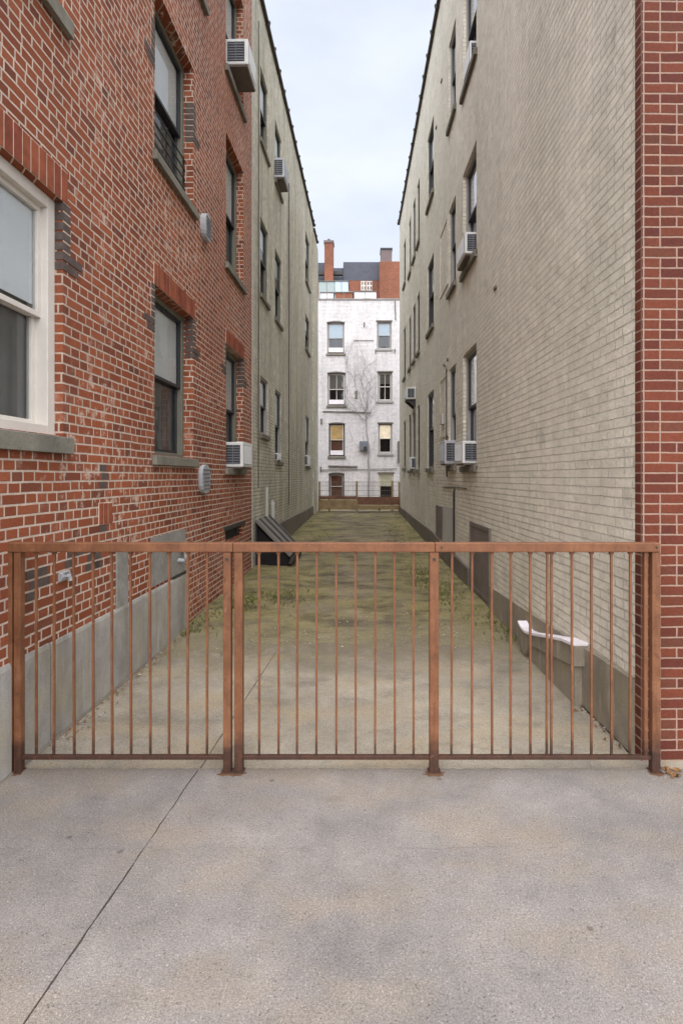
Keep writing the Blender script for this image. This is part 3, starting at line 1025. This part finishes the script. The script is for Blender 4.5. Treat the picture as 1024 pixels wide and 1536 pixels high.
g.tube([(zr(700), .01, 1.52), (zr(686), .01, 1.53), (zr(664), .01, 1.50)], .008, 6)
g.tube([(zr(671), .015, 1.7), (zr(671), .02, H(1.95)), (zr(669), .02, H(2.05))], .012, 6)
each(g, 'wall_cable', 'dark_metal', RB)
# bricked-up openings between the window columns
for (v0_, v1_) in ((H(.75), H(1.9)), (H(3.5), H(4.75))):
    g = MB(PR); a, b = zr(671.5), zr(660)
    g.ring(a, b, v0_, v1_, .05, -.001, .012)
    o = g.build('blocked_window', 'green', RB)
g = MB(PR); g.box(10.1, 10.25, .0, .05, H(1.0), H(1.2)); g.build('meter_box', 'pale_board', RB, .004)
# small remnants: brackets on the upper wall
g = MB(PR)
for (px, py) in ((745, 432), (672, 540), (667, 548), (655, 190), (663, 120), (612, 420)):
    u = zr(px); v = H((715 - py) * u / 800)
    g.box(u, u + .1, .0, .02, v, v + .035)
each(g, 'wall_bracket', 'base_dark', RB)
# red brick front corner
g = MB(PR)
PF = 3.195
g.box(PF, PY, -.3, .004, -.1, RTOP(3))
g.box(PF, PF + .3, -12, -.3, -.1, RTOP(3))
g.build('front_corner', 'pier', RB, fix=True)
g = MB(PR)
g.quad((19.6, 0, -.1), (19.6, -12, -.1), (19.6, -12, H(9)), (19.6, 0, H(9)))
g.quad((3.5, -12, -.1), (19.6, -12, -.1), (19.6, -12, H(9)), (3.5, -12, H(9)))
g.build('outer_wall', 'pier', RB, fix=False)
g = MB(PR); g.quad((PF, -.3, H(8.9)), (19.6, -.3, H(8.9)), (19.6, -12, H(8.9)), (PF, -12, H(8.9)))
g.quad((PY, -.3, H(8.9)), (19.6, -.3, H(8.9)), (19.6, -.3, RTOP(19.6)), (PY, -.3, RTOP(3))); g.build('roof', 'slate', RB, fix=False)

# low block with a white curved top at the foot of the right wall
KB = thing('wall_block', 'low grey block with a curved white top against the foot of the right wall', 'block', on_right(3.95), ANG)
g = MB(PR)
g.prism([(.02, -.02), (.02, .30), (.95, .17), (1.05, -.02)], .0, .085, 'w')
g.build('block_body', 'base_r', KB, .006)
g = MB(PR)
prof_top = [(-.02, .47), (.18, .445), (.45, .385), (.7, .325), (.95, .265), (1.08, .245), (1.18, .25), (1.28, .285)]
g.prism([(u, v - .02) for u, v in prof_top] + [(1.30, .05), (1.12, -.01), (1.0, .14), (-.02, .30)], .0, .105, 'w')
g.build('cover', 'base_r', KB, .004)
g = MB(PR)
g.prism([(u, v + .006) for u, v in prof_top] + [(u, v - .019) for u, v in reversed(prof_top)], .0, .12, 'w')
g.build('white_top', 'white_paint', KB, .004)

# ------------------------------------------------------------------ cellar hatch on the left
HU = zl(381.5)
HB = thing('cellar_hatch', 'sloping grey metal cellar hatch with a dark open end against the left wall', 'hatch', on_left(HU + .02, 0, gz(9)), -ANG)
g = MB(PL)
t0 = Vector((.0, .83)); t1 = Vector((.62, .20))
nrm = Vector((.7, .7)).normalized() * .05
for k in range(3):
    uu = k * .42
    g.prism([tuple(t0), tuple(t1), tuple(t1 + nrm), tuple(t0 + nrm)], uu + (.0 if k == 0 else .004), uu + .41)
cv = g.build('cover', 'galv', HB, .005)
g = MB(PL)
for k in range(3):
    uu = k * .42 + .2
    a = t0 + nrm; b = t1 + nrm
    e = nrm * .5
    g.prism([tuple(a), tuple(b), tuple(b + e), tuple(a + e)], uu, uu + .035)
each(g, 'rib', 'dark_metal', cv)
g = MB(PL); g.prism([(.64, .20), (.69, .25), (.70, .16), (.66, .08), (.60, .08)], 0, 1.25); g.build('lip', 'dark_metal', HB, .004)
g = MB(PL)
g.prism([(0, 0), (.60, .0), (.60, .18), (0, .79)], 1.22, 1.25)
g.prism([(.0, 0), (.03, 0), (.03, .78), (.0, .81)], 0.04, 1.2)
g.build('side_cheek', 'dark_metal', HB)
g = MB(PL); g.prism([(.03, .0), (.60, .0), (.60, .18), (.03, .72)], .10, .14); g.build('shade_infill', 'room', HB)  # near-black sheet stands in for the shade inside the open end

# ------------------------------------------------------------------ AIR CONDITIONERS
def ac_unit(loc_fn, P, rz, u0, u1, w0, w1, v0, v1, label, m='ac', bracket=False, grp='air conditioners in the alley windows'):
    o = thing('air_conditioner', label, 'air conditioner', loc_fn(u0, 0, v0), rz, grp)
    L, Hh = u1 - u0, v1 - v0
    g = MB(P); g.box(0, L, w0, w1, 0, Hh); cs = g.build('casing', m, o, .012)
    # side louvres (towards the street)
    dw = w1 - w0
    a0, a1 = w0 + dw * .16, w1 - dw * .14
    g = MB(P); g.box(-.003, .0, a0, a1, Hh * .12, Hh * .88); sg = g.build('side_grille', 'dark_metal', o)
    g = MB(P)
    n = 7
    for k in range(n):
        z0 = Hh * .14 + Hh * .72 * k / n
        g.box(-.011, -.0035, a0 + .008, a1 - .008, z0, z0 + Hh * .045)
    g.box(-.013, -.0115, (a0 + a1) / 2 - .006, (a0 + a1) / 2 + .006, Hh * .12, Hh * .88)
    g.build('slats', 'grille', sg)
    # rear coil face
    g = MB(P); g.box(L * .08, L * .92, w1, w1 + .003, Hh * .12, Hh * .88); rg = g.build('rear_grille', 'grille', o)
    g = MB(P)
    n = 10
    for k in range(n):
        q = L * .1 + L * .8 * k / n
        g.box(q, q + L * .03, w1 + .0035, w1 + .010, Hh * .13, Hh * .87)
    g.build('slats', 'ac_old' if m != 'ac' else 'ac', rg)
    g = MB(P); g.box(.02, L - .02, w0, w1 - .02, -.02, -.001); g.build('base_pan', 'panel', o)
    if bracket:
        g = MB(P)
        for q in (.06, L - .1):
            g.prism([(.0, -.022), (w1 - .03, -.022), (w1 - .03, -.04), (.02, -.22), (.0, -.22)], q, q + .03)
        each(g, 'bracket', 'dark_metal', o)
    return o
ac_unit(on_left, PL, -ANG, 7.8, 8.42, -.10, .20, HL(.14), HL(.50), 'white air conditioner in the lowest window of the red brick wall')
ac_unit(on_left, PL, -ANG, 7.85, 8.42, -.10, .26, HL(5.98), HL(6.35), 'white air conditioner high on the red brick wall, seen from below')
ac_unit(on_left, PL, -ANG, 11.4, 12.0, -.08, .21, HL(6.31), HL(6.72), 'grey air conditioner high in the painted wall on the left', 'ac_old')
ac_unit(on_right, PR, ANG, 7.62, 8.25, -.10, .13, H(3.19), H(3.50), 'white air conditioner with two vents in the middle window of the right wall')
ac_unit(on_right, PR, ANG, 7.60, 8.2, -.10, .17, H(.19), H(.51), 'white air conditioner in the lowest and nearest window of the right wall')
ac_unit(on_right, PR, ANG, 9.10, 9.6, -.10, .17, H(.22), H(.62), 'grey slatted air conditioner just behind the nearest white one, low on the right wall', 'ac_old')
ac_unit(on_right, PR, ANG, 14.6, 15.2, .0, .26, H(2.13), H(2.45), 'white air conditioner on brackets farther back on the right wall', bracket=True)
ac_unit(on_right, PR, ANG, 14.9, 15.35, -.08, .10, H(.22), H(.55), 'small white air conditioner far down the right wall at ground floor')
ac_unit(on_right, PR, ANG, 7.75, 8.2, -.12, .03, H(6.0), H(6.34), 'pale window unit at the top of the picture in the right wall')
ac_unit(on_left, PL, -ANG, 11.5, 11.9, -.08, .06, HL(.35), HL(.50), 'small pale unit low in the painted wall on the left')
ac_unit(on_left, PL, -ANG, 16.55, 17.2, -.08, .10, HL(.33), HL(.66), 'small white air conditioner at the far end of the left wall')

# ------------------------------------------------------------------ FRONT FENCE
FY = 3.08
fx = lambda px: (px - 543) * FY / 800
fz = lambda py: CAM_H - (py - 715) * FY / 800
F = thing('metal_fence', 'low brown painted metal railing across the alley mouth, rusty at its feet', 'fence', (0, FY, 0))
def sq(mb, x0, x1, z0, z1, d0=-.025, d1=.025): mb.box(x0, x1, d0, d1, z0, z1)
TR0, TR1 = fz(827.5), fz(813.5)
posts = [(12.5, 22), (24.5, 34.5), (336, 347.5), (352.5, 365), (643.5, 657), (974.5, 987)]
for (a, b) in posts:
    g = MB(); top = TR0 - .001 if a < 970 else TR0 - .001
    g.box(fx(a), fx(b), -.022, .022, 0.003, top)
    g.build('post', 'fence', F, .003)
g = MB(); g.box(fx(964), fx(969.5), -.012, .012, fz(1135), TR0 - .001); g.build('post', 'fence', F, .002)
for (a, b) in ((12, 350.5), (351, 651), (651.6, 986)):
    g = MB(); g.box(fx(a), fx(b), -.028, .028, TR0, TR1); g.build('top_rail', 'fence', F, .005)
for (a, b) in ((34.5, 336), (365, 643.5), (657, 974.5)):
    g = MB(); g.box(fx(a), fx(b), -.014, .014, fz(1138), fz(1132.5)); g.build('bottom_rail', 'fence', F, .002)
pk = [55, 82, 111, 140, 168, 196, 225, 254, 282, 311, 388.7, 417.8, 446, 475, 504, 533, 562.6, 591, 619.6,
      677.5, 707.5, 736.8, 765.6, 794.5, 820.3, 826.5, 856.8, 886, 916, 944.5]
for k, p in enumerate(pk):
    g = MB(); x = fx(p)
    r_ = .0062
    x2 = x + rnd.uniform(-.004, .004)
    i = [g.pt(xx + a, b, zz) for xx, zz in ((x2, fz(1132.5)), (x, TR0 - .001)) for a, b in ((-r_, -r_), (r_, -r_), (r_, r_), (-r_, r_))]
    for j in range(4): g.f.append((i[j], i[(j + 1) % 4], i[4 + (j + 1) % 4], i[4 + j]))
    g.box(x - .011, x + .011, -.011, .011, TR0 - .014, TR0 - .001)
    g.build('picket', 'fence', F, .001)
for (a, b) in ((333, 367), (641, 660), (972.5, 989.5), (14, 36)):
    g = MB(); g.box(fx(a), fx(b), -.03, .03, .001, .005)
    g.build('base_plate', 'fence', F, .002)
g = MB()
for px in (341.5, 650.3):
    g.tube([(fx(px), -.022, fz(838)), (fx(px), -.027, fz(838))], .009, 8)
for px in (661, 980):
    g.tube([(fx(px), -.028, fz(820)), (fx(px), -.032, fz(820))], .006, 8)
each(g, 'bolt', 'dark_metal', F)
# rust stains on the concrete at the feet: thin sheets of rust crust
g = MB()
for (px, sx) in ((350, .085), (650, .06), (981, .05), (24, .05)):
    c = fx(px); n = 26
    pts = []
    for k in range(n):
        a = 2 * math.pi * k / n
        r_ = (1 + rnd.uniform(-.25, .25))
        pts.append((c + sx * r_ * math.cos(a), -.025 + .03 * r_ * math.sin(a), .0006))
    g.poly(pts)
each(g, 'rust_crust', mat_plain('rust_stain', srgb(96, 70, 52), .95, .1, .3, 30), F)

# ------------------------------------------------------------------ BACK FENCE
BY = 19.45
bx = lambda px: (px - 543) * BY / 800
bz = lambda py: CAM_H - (py - 715) * BY / 800
G0 = gz(BY)
BF = thing('rear_fence', 'weathered low plank and wire fence closing the far end of the alley', 'fence', (0, BY, 0))
for px in (479, 494, 535, 569, 588, 598.5):
    g = MB(); g.box(bx(px) - .035, bx(px) + .035, -.04, .04, G0 - .05, bz(744 if px in (494, 569) else 722) + rnd.uniform(-.03, .03)); g.build('post', 'wood', BF, .004)
for (a, b, y0, y1, m) in ((478, 536, 758, 750, 'wood'), (480, 600, 764, 758, 'wood'), (536, 599, 757, 745, 'wood_red'), (478, 534, 749, 744, 'wood_red')):
    g = MB(); g.box(bx(a), bx(b), -.075, -.045, bz(y0), bz(y1)); g.build('plank', m, BF, .004)
g = MB()
for k in range(46):
    x = bx(479) + (bx(599) - bx(479)) * k / 45
    g.box(x - .004, x + .004, .045, .053, G0, bz(723))
for py in (723, 729, 736, 743):
    g.box(bx(478), bx(600), .0531, .061, bz(py) - .006, bz(py) + .006)
g.build('wire_mesh', 'galv', BF)
g = MB(); g.box(bx(476), bx(602), -.02, .06, G0 - .1, G0 + .05); g.build('footing', 'base_dark', BF)

# ------------------------------------------------------------------ WHITE BUILDING
WY = 29.0
wx = lambda px: (px - 543) * WY / 800
wz = lambda py: CAM_H - (py - 715) * WY / 800
WB = thing('apartment_building', 'white painted four storey building closing the end of the alley', 'building', (0, WY, 0))
PW = lambda u, w, v: (u, -w, v)
wins = [(490.5, 516.5, 483, 530, 0), (565, 587, 482, 523, 1), (491, 518, 559, 608, 2), (566.5, 588, 558, 601, 3),
        (493, 517, 635, 684, 4), (567, 588, 635, 680, 5), (493, 516, 710, 749, 6), (567.5, 590, 710, 748, 7)]
opW = [(wx(a), wx(b), wz(d), wz(c)) for a, b, c, d, k in wins]
g = MB(PW)
wall_panel(g, -7.5, 7.5, 0, wz(450), opW, .14)
g.build('wall', 'white_wall', WB, fix=False)
bm_ = {0: ('pale_blue', .6, 'grey_frame'), 1: ('pale_blue', .55, 'grey_frame'), 2: ('curtain', .5, 'grey_frame'), 3: ('curtain', .4, 'grey_frame'),
       4: ('lit_amber', .62, 'dark_sash'), 5: ('lit_warm', .60, 'grey_frame'), 6: ('brown_blind', .7, 'dark_sash'), 7: ('lit_pale', .75, 'white_frame')}
for (a, b, c, d), w_ in zip(opW, wins):
    bl, fr_, fm = bm_[w_[4]]
    window(PW, WB, a, b, c, d, rd=.12, frame=fm, sash='white_frame' if w_[4] not in (0, 1) else 'grey_frame', blind=fr_, bmat=bl, curtain='room' if w_[4] not in (4, 6) else 'brown_blind',
           muntin=w_[4] in (2, 3), ft=.07, sill_h=.12, sill_w=.07, sillmat='sill' if w_[4] % 2 == 0 else 'grey_frame')
# segmental heads on the left column, dark line over the opening
g = MB(PW)
for (a, b, c, d), w_ in zip(opW, wins):
    if w_[4] % 2 == 0:
        n = 8
        top = [(a - .02 + (b - a + .04) * k / n, d + .06 * math.sin(math.pi * k / n) + .0) for k in range(n + 1)]
        g.prism(top + [(p[0], p[1] - .05) for p in reversed(top)], .003, .03, 'w')
    else:
        g.box(a - .05, b + .05, .003, .03, d, d + .06)
each(g, 'window_head', 'galv', WB)
g = MB(PW)
for (a, b, c, d), w_ in zip(opW, wins):
    if w_[4] in (0, 2, 4):
        g.box(a + .08, b - .08, -.1, .03, c + .06, c + .30)
each(g, 'sill_panel', 'white_paint', WB)
g = MB(PW)
for k in range(30):
    u0 = -7.5 + k * .5
    g.box(u0, u0 + .496, -.3, .05, wz(450), wz(450) + .07 + .01 * (k % 2))
g.build('coping', 'kerb', WB)
g = MB(PW)
g.tube([(wx(484), .05, wz(617)), (wx(556), .05, wz(619))], .03, 6)
g.tube([(wx(492), .05, wz(699)), (wx(536), .05, wz(700))], .05, 6)
g.tube([(wx(482), .05, wz(705)), (wx(595), .05, wz(703))], .02, 6)
g.tube([(wx(597.5), .08, wz(662)), (wx(597.5), .08, wz(695))], .07, 8)
g.tube([(wx(530), .02, wz(511)), (wx(560), .02, wz(511))], .02, 6)
g.tube([(wx(592), .05, wz(452)), (wx(593), .05, wz(480))], .03, 6)
each(g, 'wall_pipe', 'galv', WB)
g = MB(PW); g.box(wx(539), wx(551), .0, .18, wz(676), wz(662)); o = g.build('wall_unit', 'grille', WB, .01)
g = MB(PW); g.box(wx(545), wx(550), .18, .2, wz(677), wz(670)); g.build('outlet', 'dark_metal', o)
g = MB(PW)
for (px, py, s_) in ((546, 487, .12), (534, 592, .2), (482, 632, .15), (481, 704, .14), (563, 527, .1), (592, 526, .1)):
    g.box(wx(px) - s_ * .3, wx(px) + s_ * .3, .0, .06, wz(py) - s_, wz(py) + s_)
each(g, 'wall_fitting', 'galv', WB)
g = MB(PW)
g.quad((-7.5, 0, 0), (-7.5, -10, 0), (-7.5, -10, wz(450)), (-7.5, 0, wz(450)))
g.quad((7.5, 0, 0), (7.5, -10, 0), (7.5, -10, wz(450)), (7.5, 0, wz(450)))
g.quad((-7.5, -10, 0), (7.5, -10, 0), (7.5, -10, wz(450)), (-7.5, -10, wz(450)))
g.build('outer_wall', 'white_wall', WB, fix=False)
g = MB(PW); g.quad((-7.5, -.3, wz(450) - .2), (7.5, -.3, wz(450) - .2), (7.5, -10, wz(450) - .2), (-7.5, -10, wz(450) - .2)); g.build('roof', 'slate', WB, fix=False)

# climbing vine, bare in winter, spread over the white wall
V = thing('climbing_vine', 'bare grey climbing vine fanned over the white wall between the windows', 'vine', (wx(552), WY - .03, wz(690)))
vr = random.Random(21)
stem, twigs = MB(PW), MB(PW)
base = Vector((0, .03, 0))
def grow(p, ang, ln, r_, depth):
    pts = [p.copy()]
    a = ang
    n = max(3, int(ln / .22))
    mb = stem if depth == 0 else twigs
    kids = []
    for k in range(n):
        a = ang * .55 + a * .45 + vr.uniform(-.30, .30)
        if pts[-1].x < wx(519) - wx(552) and a < 0: a = -a * .4
        if pts[-1].x > wx(563) - wx(552) and a > 0: a = -a * .4
        q = pts[-1] + Vector((math.sin(a) * .22, 0, math.cos(a) * .22))
        q.y = .04 + vr.uniform(0, .09)
        pts.append(q)
        if depth < 3 and vr.random() < (.55, .34, .12)[depth]:
            kids.append((q, a + vr.choice((-1, 1)) * vr.uniform(.3, .75), ln * vr.uniform(.28, .55), r_ * .62))
    mb.tube(pts, r_ * (1, .75, .6, .6)[depth], 5 if depth < 2 else 4, r_ * .35)
    for kd in kids: grow(*kd, depth + 1)
hub = Vector((wx(549) - wx(552), .05, wz(632) - wz(690)))
stem.tube([(0, .04, 0), (.05, .06, .7), (-.08, .06, 1.4), tuple(hub)], .032, 6, .026)
for (a0, ln, r_) in ((-.75, 2.6, .022), (-.4, 3.6, .024), (-.1, 3.4, .022), (.22, 2.8, .022), (.5, 1.8, .018), (-.95, 1.6, .016)):
    grow(hub, a0, ln, r_, 0)
for (a0, ln, r_) in ((-.7, 1.8, .018), (-.25, 1.5, .016), (.35, 1.2, .014)):
    grow(Vector((0, .05, .3)), a0, ln, r_, 1)
stem.tube([(0, .04, 0), (.05, .05, -.8), (.0, .05, -1.6), (.08, .05, -2.4)], .05, 6)
stem.build('stem', 'twig', V)
twigs.build('twigs', 'twig', V)

# ------------------------------------------------------------------ ROOFSCAPE BEYOND
QY = 46.0
qx = lambda px: (px - 543) * QY / 800
qz = lambda py: CAM_H - (py - 715) * QY / 800
q2 = lambda py, off: CAM_H - (py - 715) * (QY + off) / 800
QB = thing('brick_house', 'distant orange brick house with a dark slate roof above the white building', 'building', (0, QY, 0))
g = MB(PW); g.box(-10, 10, -9, 0, 0, qz(421)); g.build('wall', 'orange_far', QB)
g = MB(PW)
g.prism([(.0, qz(420.8)), (-1.2, q2(393, 1.2)), (-8, q2(393, 1.2)), (-9, qz(420.8))], qx(514), 10, 'u')
g.prism([(.0, qz(420.8)), (-1.2, q2(402, 1.2)), (-8, q2(402, 1.2)), (-9, qz(420.8))], qx(486), qx(514) - .01, 'u')
g.prism([(-.3, qz(420.8)), (-1.2, q2(394, 1.2)), (-8, q2(394, 1.2)), (-9, qz(420.8))], -10, qx(486) - .01, 'u')
g.build('roof', 'slate', QB, .02)
g = MB(PW); g.box(qx(487.5), qx(500.5), .02, .9, qz(440), qz(368)); c = g.build('chimney', 'orange_far', QB, .02)
g = MB(PW); g.box(qx(486.6), qx(501.3), -.04, .96, qz(371), qz(368) + .02)
g.tube([(qx(493.5), .4, qz(368)), (qx(493.5), .4, qz(362))], .12, 8); g.build('cap', 'brown_stack', c)
g = MB(PW); g.box(qx(570.5), qx(587), -.5, .6, qz(425), qz(377)); c = g.build('chimney', 'brown_stack', QB, .02)
g = MB(PW); g.box(qx(569.8), qx(587.7), -.55, .65, qz(379), qz(376.4)); g.build('cap', 'slate', c)
g = MB(PW); g.box(qx(568), qx(597.5), .61, 2.0, 0, qz(406)); g.build('bay', 'orange_far', QB, .02)
g = MB(PW); g.box(qx(478), qx(514), .01, .35, qz(414), qz(409)); g.build('eave', 'dark_metal', QB)
for (a, b) in ((541, 548.5), (549.5, 558)):
    g = MB(PW); g.box(qx(a), qx(b), .0, .06, qz(436), qz(422)); w_ = g.build('window', 'white_frame', QB)
    g = MB(PW)
    for i in (0, 1):
        for j in (0, 1):
            a_, b_ = qx(a) + .07 + i * (qx(b) - qx(a)) / 2, qx(a) - .03 + (i + 1) * (qx(b) - qx(a)) / 2
            z0, z1 = qz(436) + .07 + j * (qz(422) - qz(436)) / 2, qz(436) - .05 + (j + 1) * (qz(422) - qz(436)) / 2
            g.box(a_, b_, .06, .07, z0, z1)
    g.build('pane', 'brown_stack', w_)
# things on the white building's roof
TY = 33.0
tx = lambda px: (px - 543) * TY / 800
tz = lambda py: CAM_H - (py - 715) * TY / 800
rz_ = wz(450) - .2
def roofbox(name, label, cat, a, b, ytop, m, dy=0, trim='galv', dep=1.6):
    o = thing(name, label, cat, (tx((a + b) / 2) * (TY + dy) / TY, TY + dy, rz_))
    hw = (tx(b) - tx(a)) / 2 * (TY + dy) / TY; h_ = CAM_H - (ytop - 715) * (TY + dy) / 800 - rz_
    g = MB(); g.box(-hw, hw, 0, dep, 0, h_); g.build('body', m, o, .015)
    g = MB(); g.box(-hw - .04, hw + .04, -.05, dep + .05, h_ + .002, h_ + .05); g.build('cap', trim, o, .006)
    g = MB()
    n = max(2, int(hw * 2 / .45))
    for k in range(1, n):
        x = -hw + 2 * hw * k / n
        g.box(x - .015, x + .015, -.015, -.001, .05, h_ - .02)
    g.build('batten', trim, o)
    return o
roofbox('roof_shed', 'grey green glazed roof shed left of the pale blue one, under the orange chimney', 'shed', 478, 501.5, 422.5, mat_plain('green_grey', srgb(150, 160, 156), .6, .3, .1), 1.5)
roofbox('roof_shed', 'pale blue roof shed beside the grey green one on the white building', 'shed', 502, 522, 422, 'pale_blue', 1.5)
roofbox('parapet_box', 'long low white box in the middle of the white building\'s roof edge', 'box', 531, 564, 438, 'white_paint', -1)
roofbox('parapet_box', 'small white box at the left end of the white building\'s roof edge', 'box', 481, 500, 439.5, 'white_paint', -1)
roofbox('brick_stack', 'short orange brick stack between the two white boxes on the roof edge', 'chimney', 503, 529, 439, 'orange_far', -1.2, 'kerb', 1.0)

# ------------------------------------------------------------------ small growth and litter
def scatter(name, n, fn, m, label, cat, seed, size, kind='blade'):
    r_ = random.Random(seed)
    g = MB()
    for k in range(n):
        x, y, z, s_ = fn(r_)
        a = r_.uniform(0, 6.283)
        if kind == 'blade':
            for j in range(r_.randint(3, 6)):
                a = r_.uniform(0, 6.283); h = s_ * r_.uniform(.5, 1.2); ln = h * r_.uniform(.3, .9)
                dx, dy = math.cos(a), math.sin(a); w_ = size * .5
                p0 = (x - dy * w_, y + dx * w_, z); p1 = (x + dy * w_, y - dx * w_, z)
                q = (x + dx * ln * .4, y + dy * ln * .4, z + h * .7)
                e = (x + dx * ln, y + dy * ln, z + h)
                i = [g.pt(*p0), g.pt(*p1), g.pt(q[0] + dy * w_ * .7, q[1] - dx * w_ * .7, q[2]), g.pt(q[0] - dy * w_ * .7, q[1] + dx * w_ * .7, q[2]), g.pt(*e)]
                g.f.append((i[0], i[1], i[2], i[3])); g.f.append((i[3], i[2], i[4]))
        elif kind == 'leaf':
            L = s_; wd = s_ * .5
            c, s2 = math.cos(a), math.sin(a)
            pts = [(-L, 0, .002), (-.3 * L, wd, .006), (.5 * L, wd * .8, .004), (L, 0, .012), (.5 * L, -wd * .8, .008), (-.3 * L, -wd, .003)]
            i = [g.pt(x + p[0] * c - p[1] * s2, y + p[0] * s2 + p[1] * c, z + p[2] * r_.uniform(.5, 1.6)) for p in pts]
            g.f.append((i[0], i[1], i[5])); g.f.append((i[1], i[2], i[4], i[5])); g.f.append((i[2], i[3], i[4]))
        else:
            c, s2 = math.cos(a), math.sin(a)
            vv = []
            for (px, py, pz) in ((1, 0, 0), (.3, .8, 0), (-.8, .5, 0), (-.7, -.6, 0), (.4, -.8, 0), (.5, 0, .6), (-.2, .4, .7), (-.2, -.4, .55)):
                f_ = s_ * r_.uniform(.75, 1.2)
                vv.append(g.pt(x + (px * c - py * s2) * f_, y + (px * s2 + py * c) * f_, z + pz * f_))
            b = vv
            for fc in ((0, 1, 6, 5), (1, 2, 6), (2, 3, 7, 6), (3, 4, 7), (4, 0, 5, 7), (5, 6, 7)):
                g.f.append(tuple(b[q] for q in fc))
    return tag(g.build(name, m, fix=False), label, cat, kind='stuff')

def wp_left(r_):
    y = 5.6 + 13 * r_.random() ** 1.5
    return (XL(y) + .04 + abs(r_.gauss(0, .12)), y, gz(y) + .0, .05)
def wp_right(r_):
    y = 5.4 + 14 * r_.random() ** 1.4
    return (1.75 - .01875 * y - .05 - abs(r_.gauss(0, .12)), y, gz(y) + .0, .045)
def wp_patch(r_):
    c = r_.choice(((-1.4, 8.1, .22, .45), (-1.1, 7.4, .2, .3), (-1.55, 6.9, .1, .3), (1.15, 7.6, .12, .5), (.95, 8.6, .12, .5), (-1.1, 12.5, .25, 1.2), (.9, 13, .2, 1.4)))
    x = r_.gauss(c[0], c[2]); y = r_.gauss(c[1], c[3])
    return (max(XL(y) + .05, min(1.7 - .01875 * y, x)), y, gz(y) + .01, .038)
scatter('weeds', 500, wp_left, 'weed', 'low green weeds along the foot of the left wall', 'weeds', 1, .006)
scatter('weeds', 420, wp_right, 'weed', 'low green weeds along the foot of the right wall', 'weeds', 2, .006)
scatter('moss_tufts', 1500, wp_patch, 'weed', 'low yellow green tufts growing in patches on the alley floor', 'moss', 3, .007)
def lf(r_):
    k = r_.random()
    if k < .45: y = 3.3 + 6 * r_.random(); return (1.74 - .01875 * y - abs(r_.gauss(.02, .05)), y, max(0, gz(y)), .014)
    if k < .7: y = 3.3 + 4 * r_.random(); return (XL(y) + .05 + abs(r_.gauss(0, .05)), y, gz(y), .014)
    if k < .8: return (1.74 + abs(r_.gauss(0, .06)), 3.06 + r_.gauss(0, .04), .001, .016)
    y = 5.5 + 8 * r_.random(); return (r_.uniform(-1.5, 1.3), y, gz(y) + .012, .013)
scatter('leaf_litter', 420, lf, 'leaf', 'dry brown leaves and debris gathered at the wall feet', 'leaves', 4, .01, 'leaf')
def pb(r_):
    k = r_.random()
    if k < .25: y = 3.2 + 7 * r_.random(); return (1.72 - .01875 * y - abs(r_.gauss(0, .04)), y, gz(y), r_.uniform(.004, .011))
    if k < .45: y = 3.4 + 7 * r_.random(); return (XL(y) + .06 + abs(r_.gauss(0, .05)), y, gz(y), r_.uniform(.004, .012))
    if k < .55: return (r_.uniform(-2, 2), r_.uniform(1.2, 3.1), .0, r_.uniform(.0015, .004))
    y = 5.2 + 7 * r_.random() ** 1.5; return (r_.uniform(-1.6, 1.4), y, gz(y) + .006, r_.uniform(.005, .014))
scatter('pebbles', 900, pb, 'pebble', 'small pale stones strewn over the alley floor', 'pebbles', 5, .01, 'stone')
# soil collected along the left base and under the fence
def ribbon(name, label, fn, n, m='base_dark'):
    g = MB()
    prev = None
    for k in range(n + 1):
        a, b, z = fn(k / n)
        mid = ((a[0] + b[0]) / 2, (a[1] + b[1]) / 2)
        cur = (g.pt(a[0], a[1], z), g.pt(mid[0], mid[1], z + .006), g.pt(b[0], b[1], z - .002))
        if prev:
            g.f.append((prev[0], prev[1], cur[1], cur[0])); g.f.append((prev[1], prev[2], cur[2], cur[1]))
        prev = cur
    return tag(g.build(name, m, fix=False), label, 'soil', kind='stuff')
nz1 = lambda q, s_=0: mnoise.noise(Vector((q, s_, 0)))
ribbon('soil_line', 'thin uneven line of dark soil along the foot of the left wall',
       lambda t: ((XL(2.4 + t * 6.6) + .015, 2.4 + t * 6.6), (XL(2.4 + t * 6.6) + .04 + .022 * abs(nz1(t * 60)) + .012 * nz1(t * 200, 4), 2.4 + t * 6.6), .0), 260)
ribbon('soil_line', 'thin uneven line of dark soil in the pavement edge below the fence',
       lambda t: ((-2.0 + t * 3.7, EDGE_Y + .012 + .012 * nz1(t * 70, 2)), (-2.0 + t * 3.7, EDGE_Y - .010 - .012 * abs(nz1(t * 50, 6)) - .006 * nz1(t * 300, 3)), -.0045), 420)
# uneven black seam along the right wall foot
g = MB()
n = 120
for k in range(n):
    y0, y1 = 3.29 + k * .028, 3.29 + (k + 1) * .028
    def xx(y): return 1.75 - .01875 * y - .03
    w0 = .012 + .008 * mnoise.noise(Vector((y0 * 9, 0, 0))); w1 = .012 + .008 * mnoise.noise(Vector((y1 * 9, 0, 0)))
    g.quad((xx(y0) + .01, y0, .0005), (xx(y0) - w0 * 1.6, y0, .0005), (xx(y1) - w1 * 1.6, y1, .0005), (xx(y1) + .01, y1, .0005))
tag(g.build('black_seam', 'room', fix=False), 'narrow black seam along the foot of the right wall', 'soil', kind='stuff')
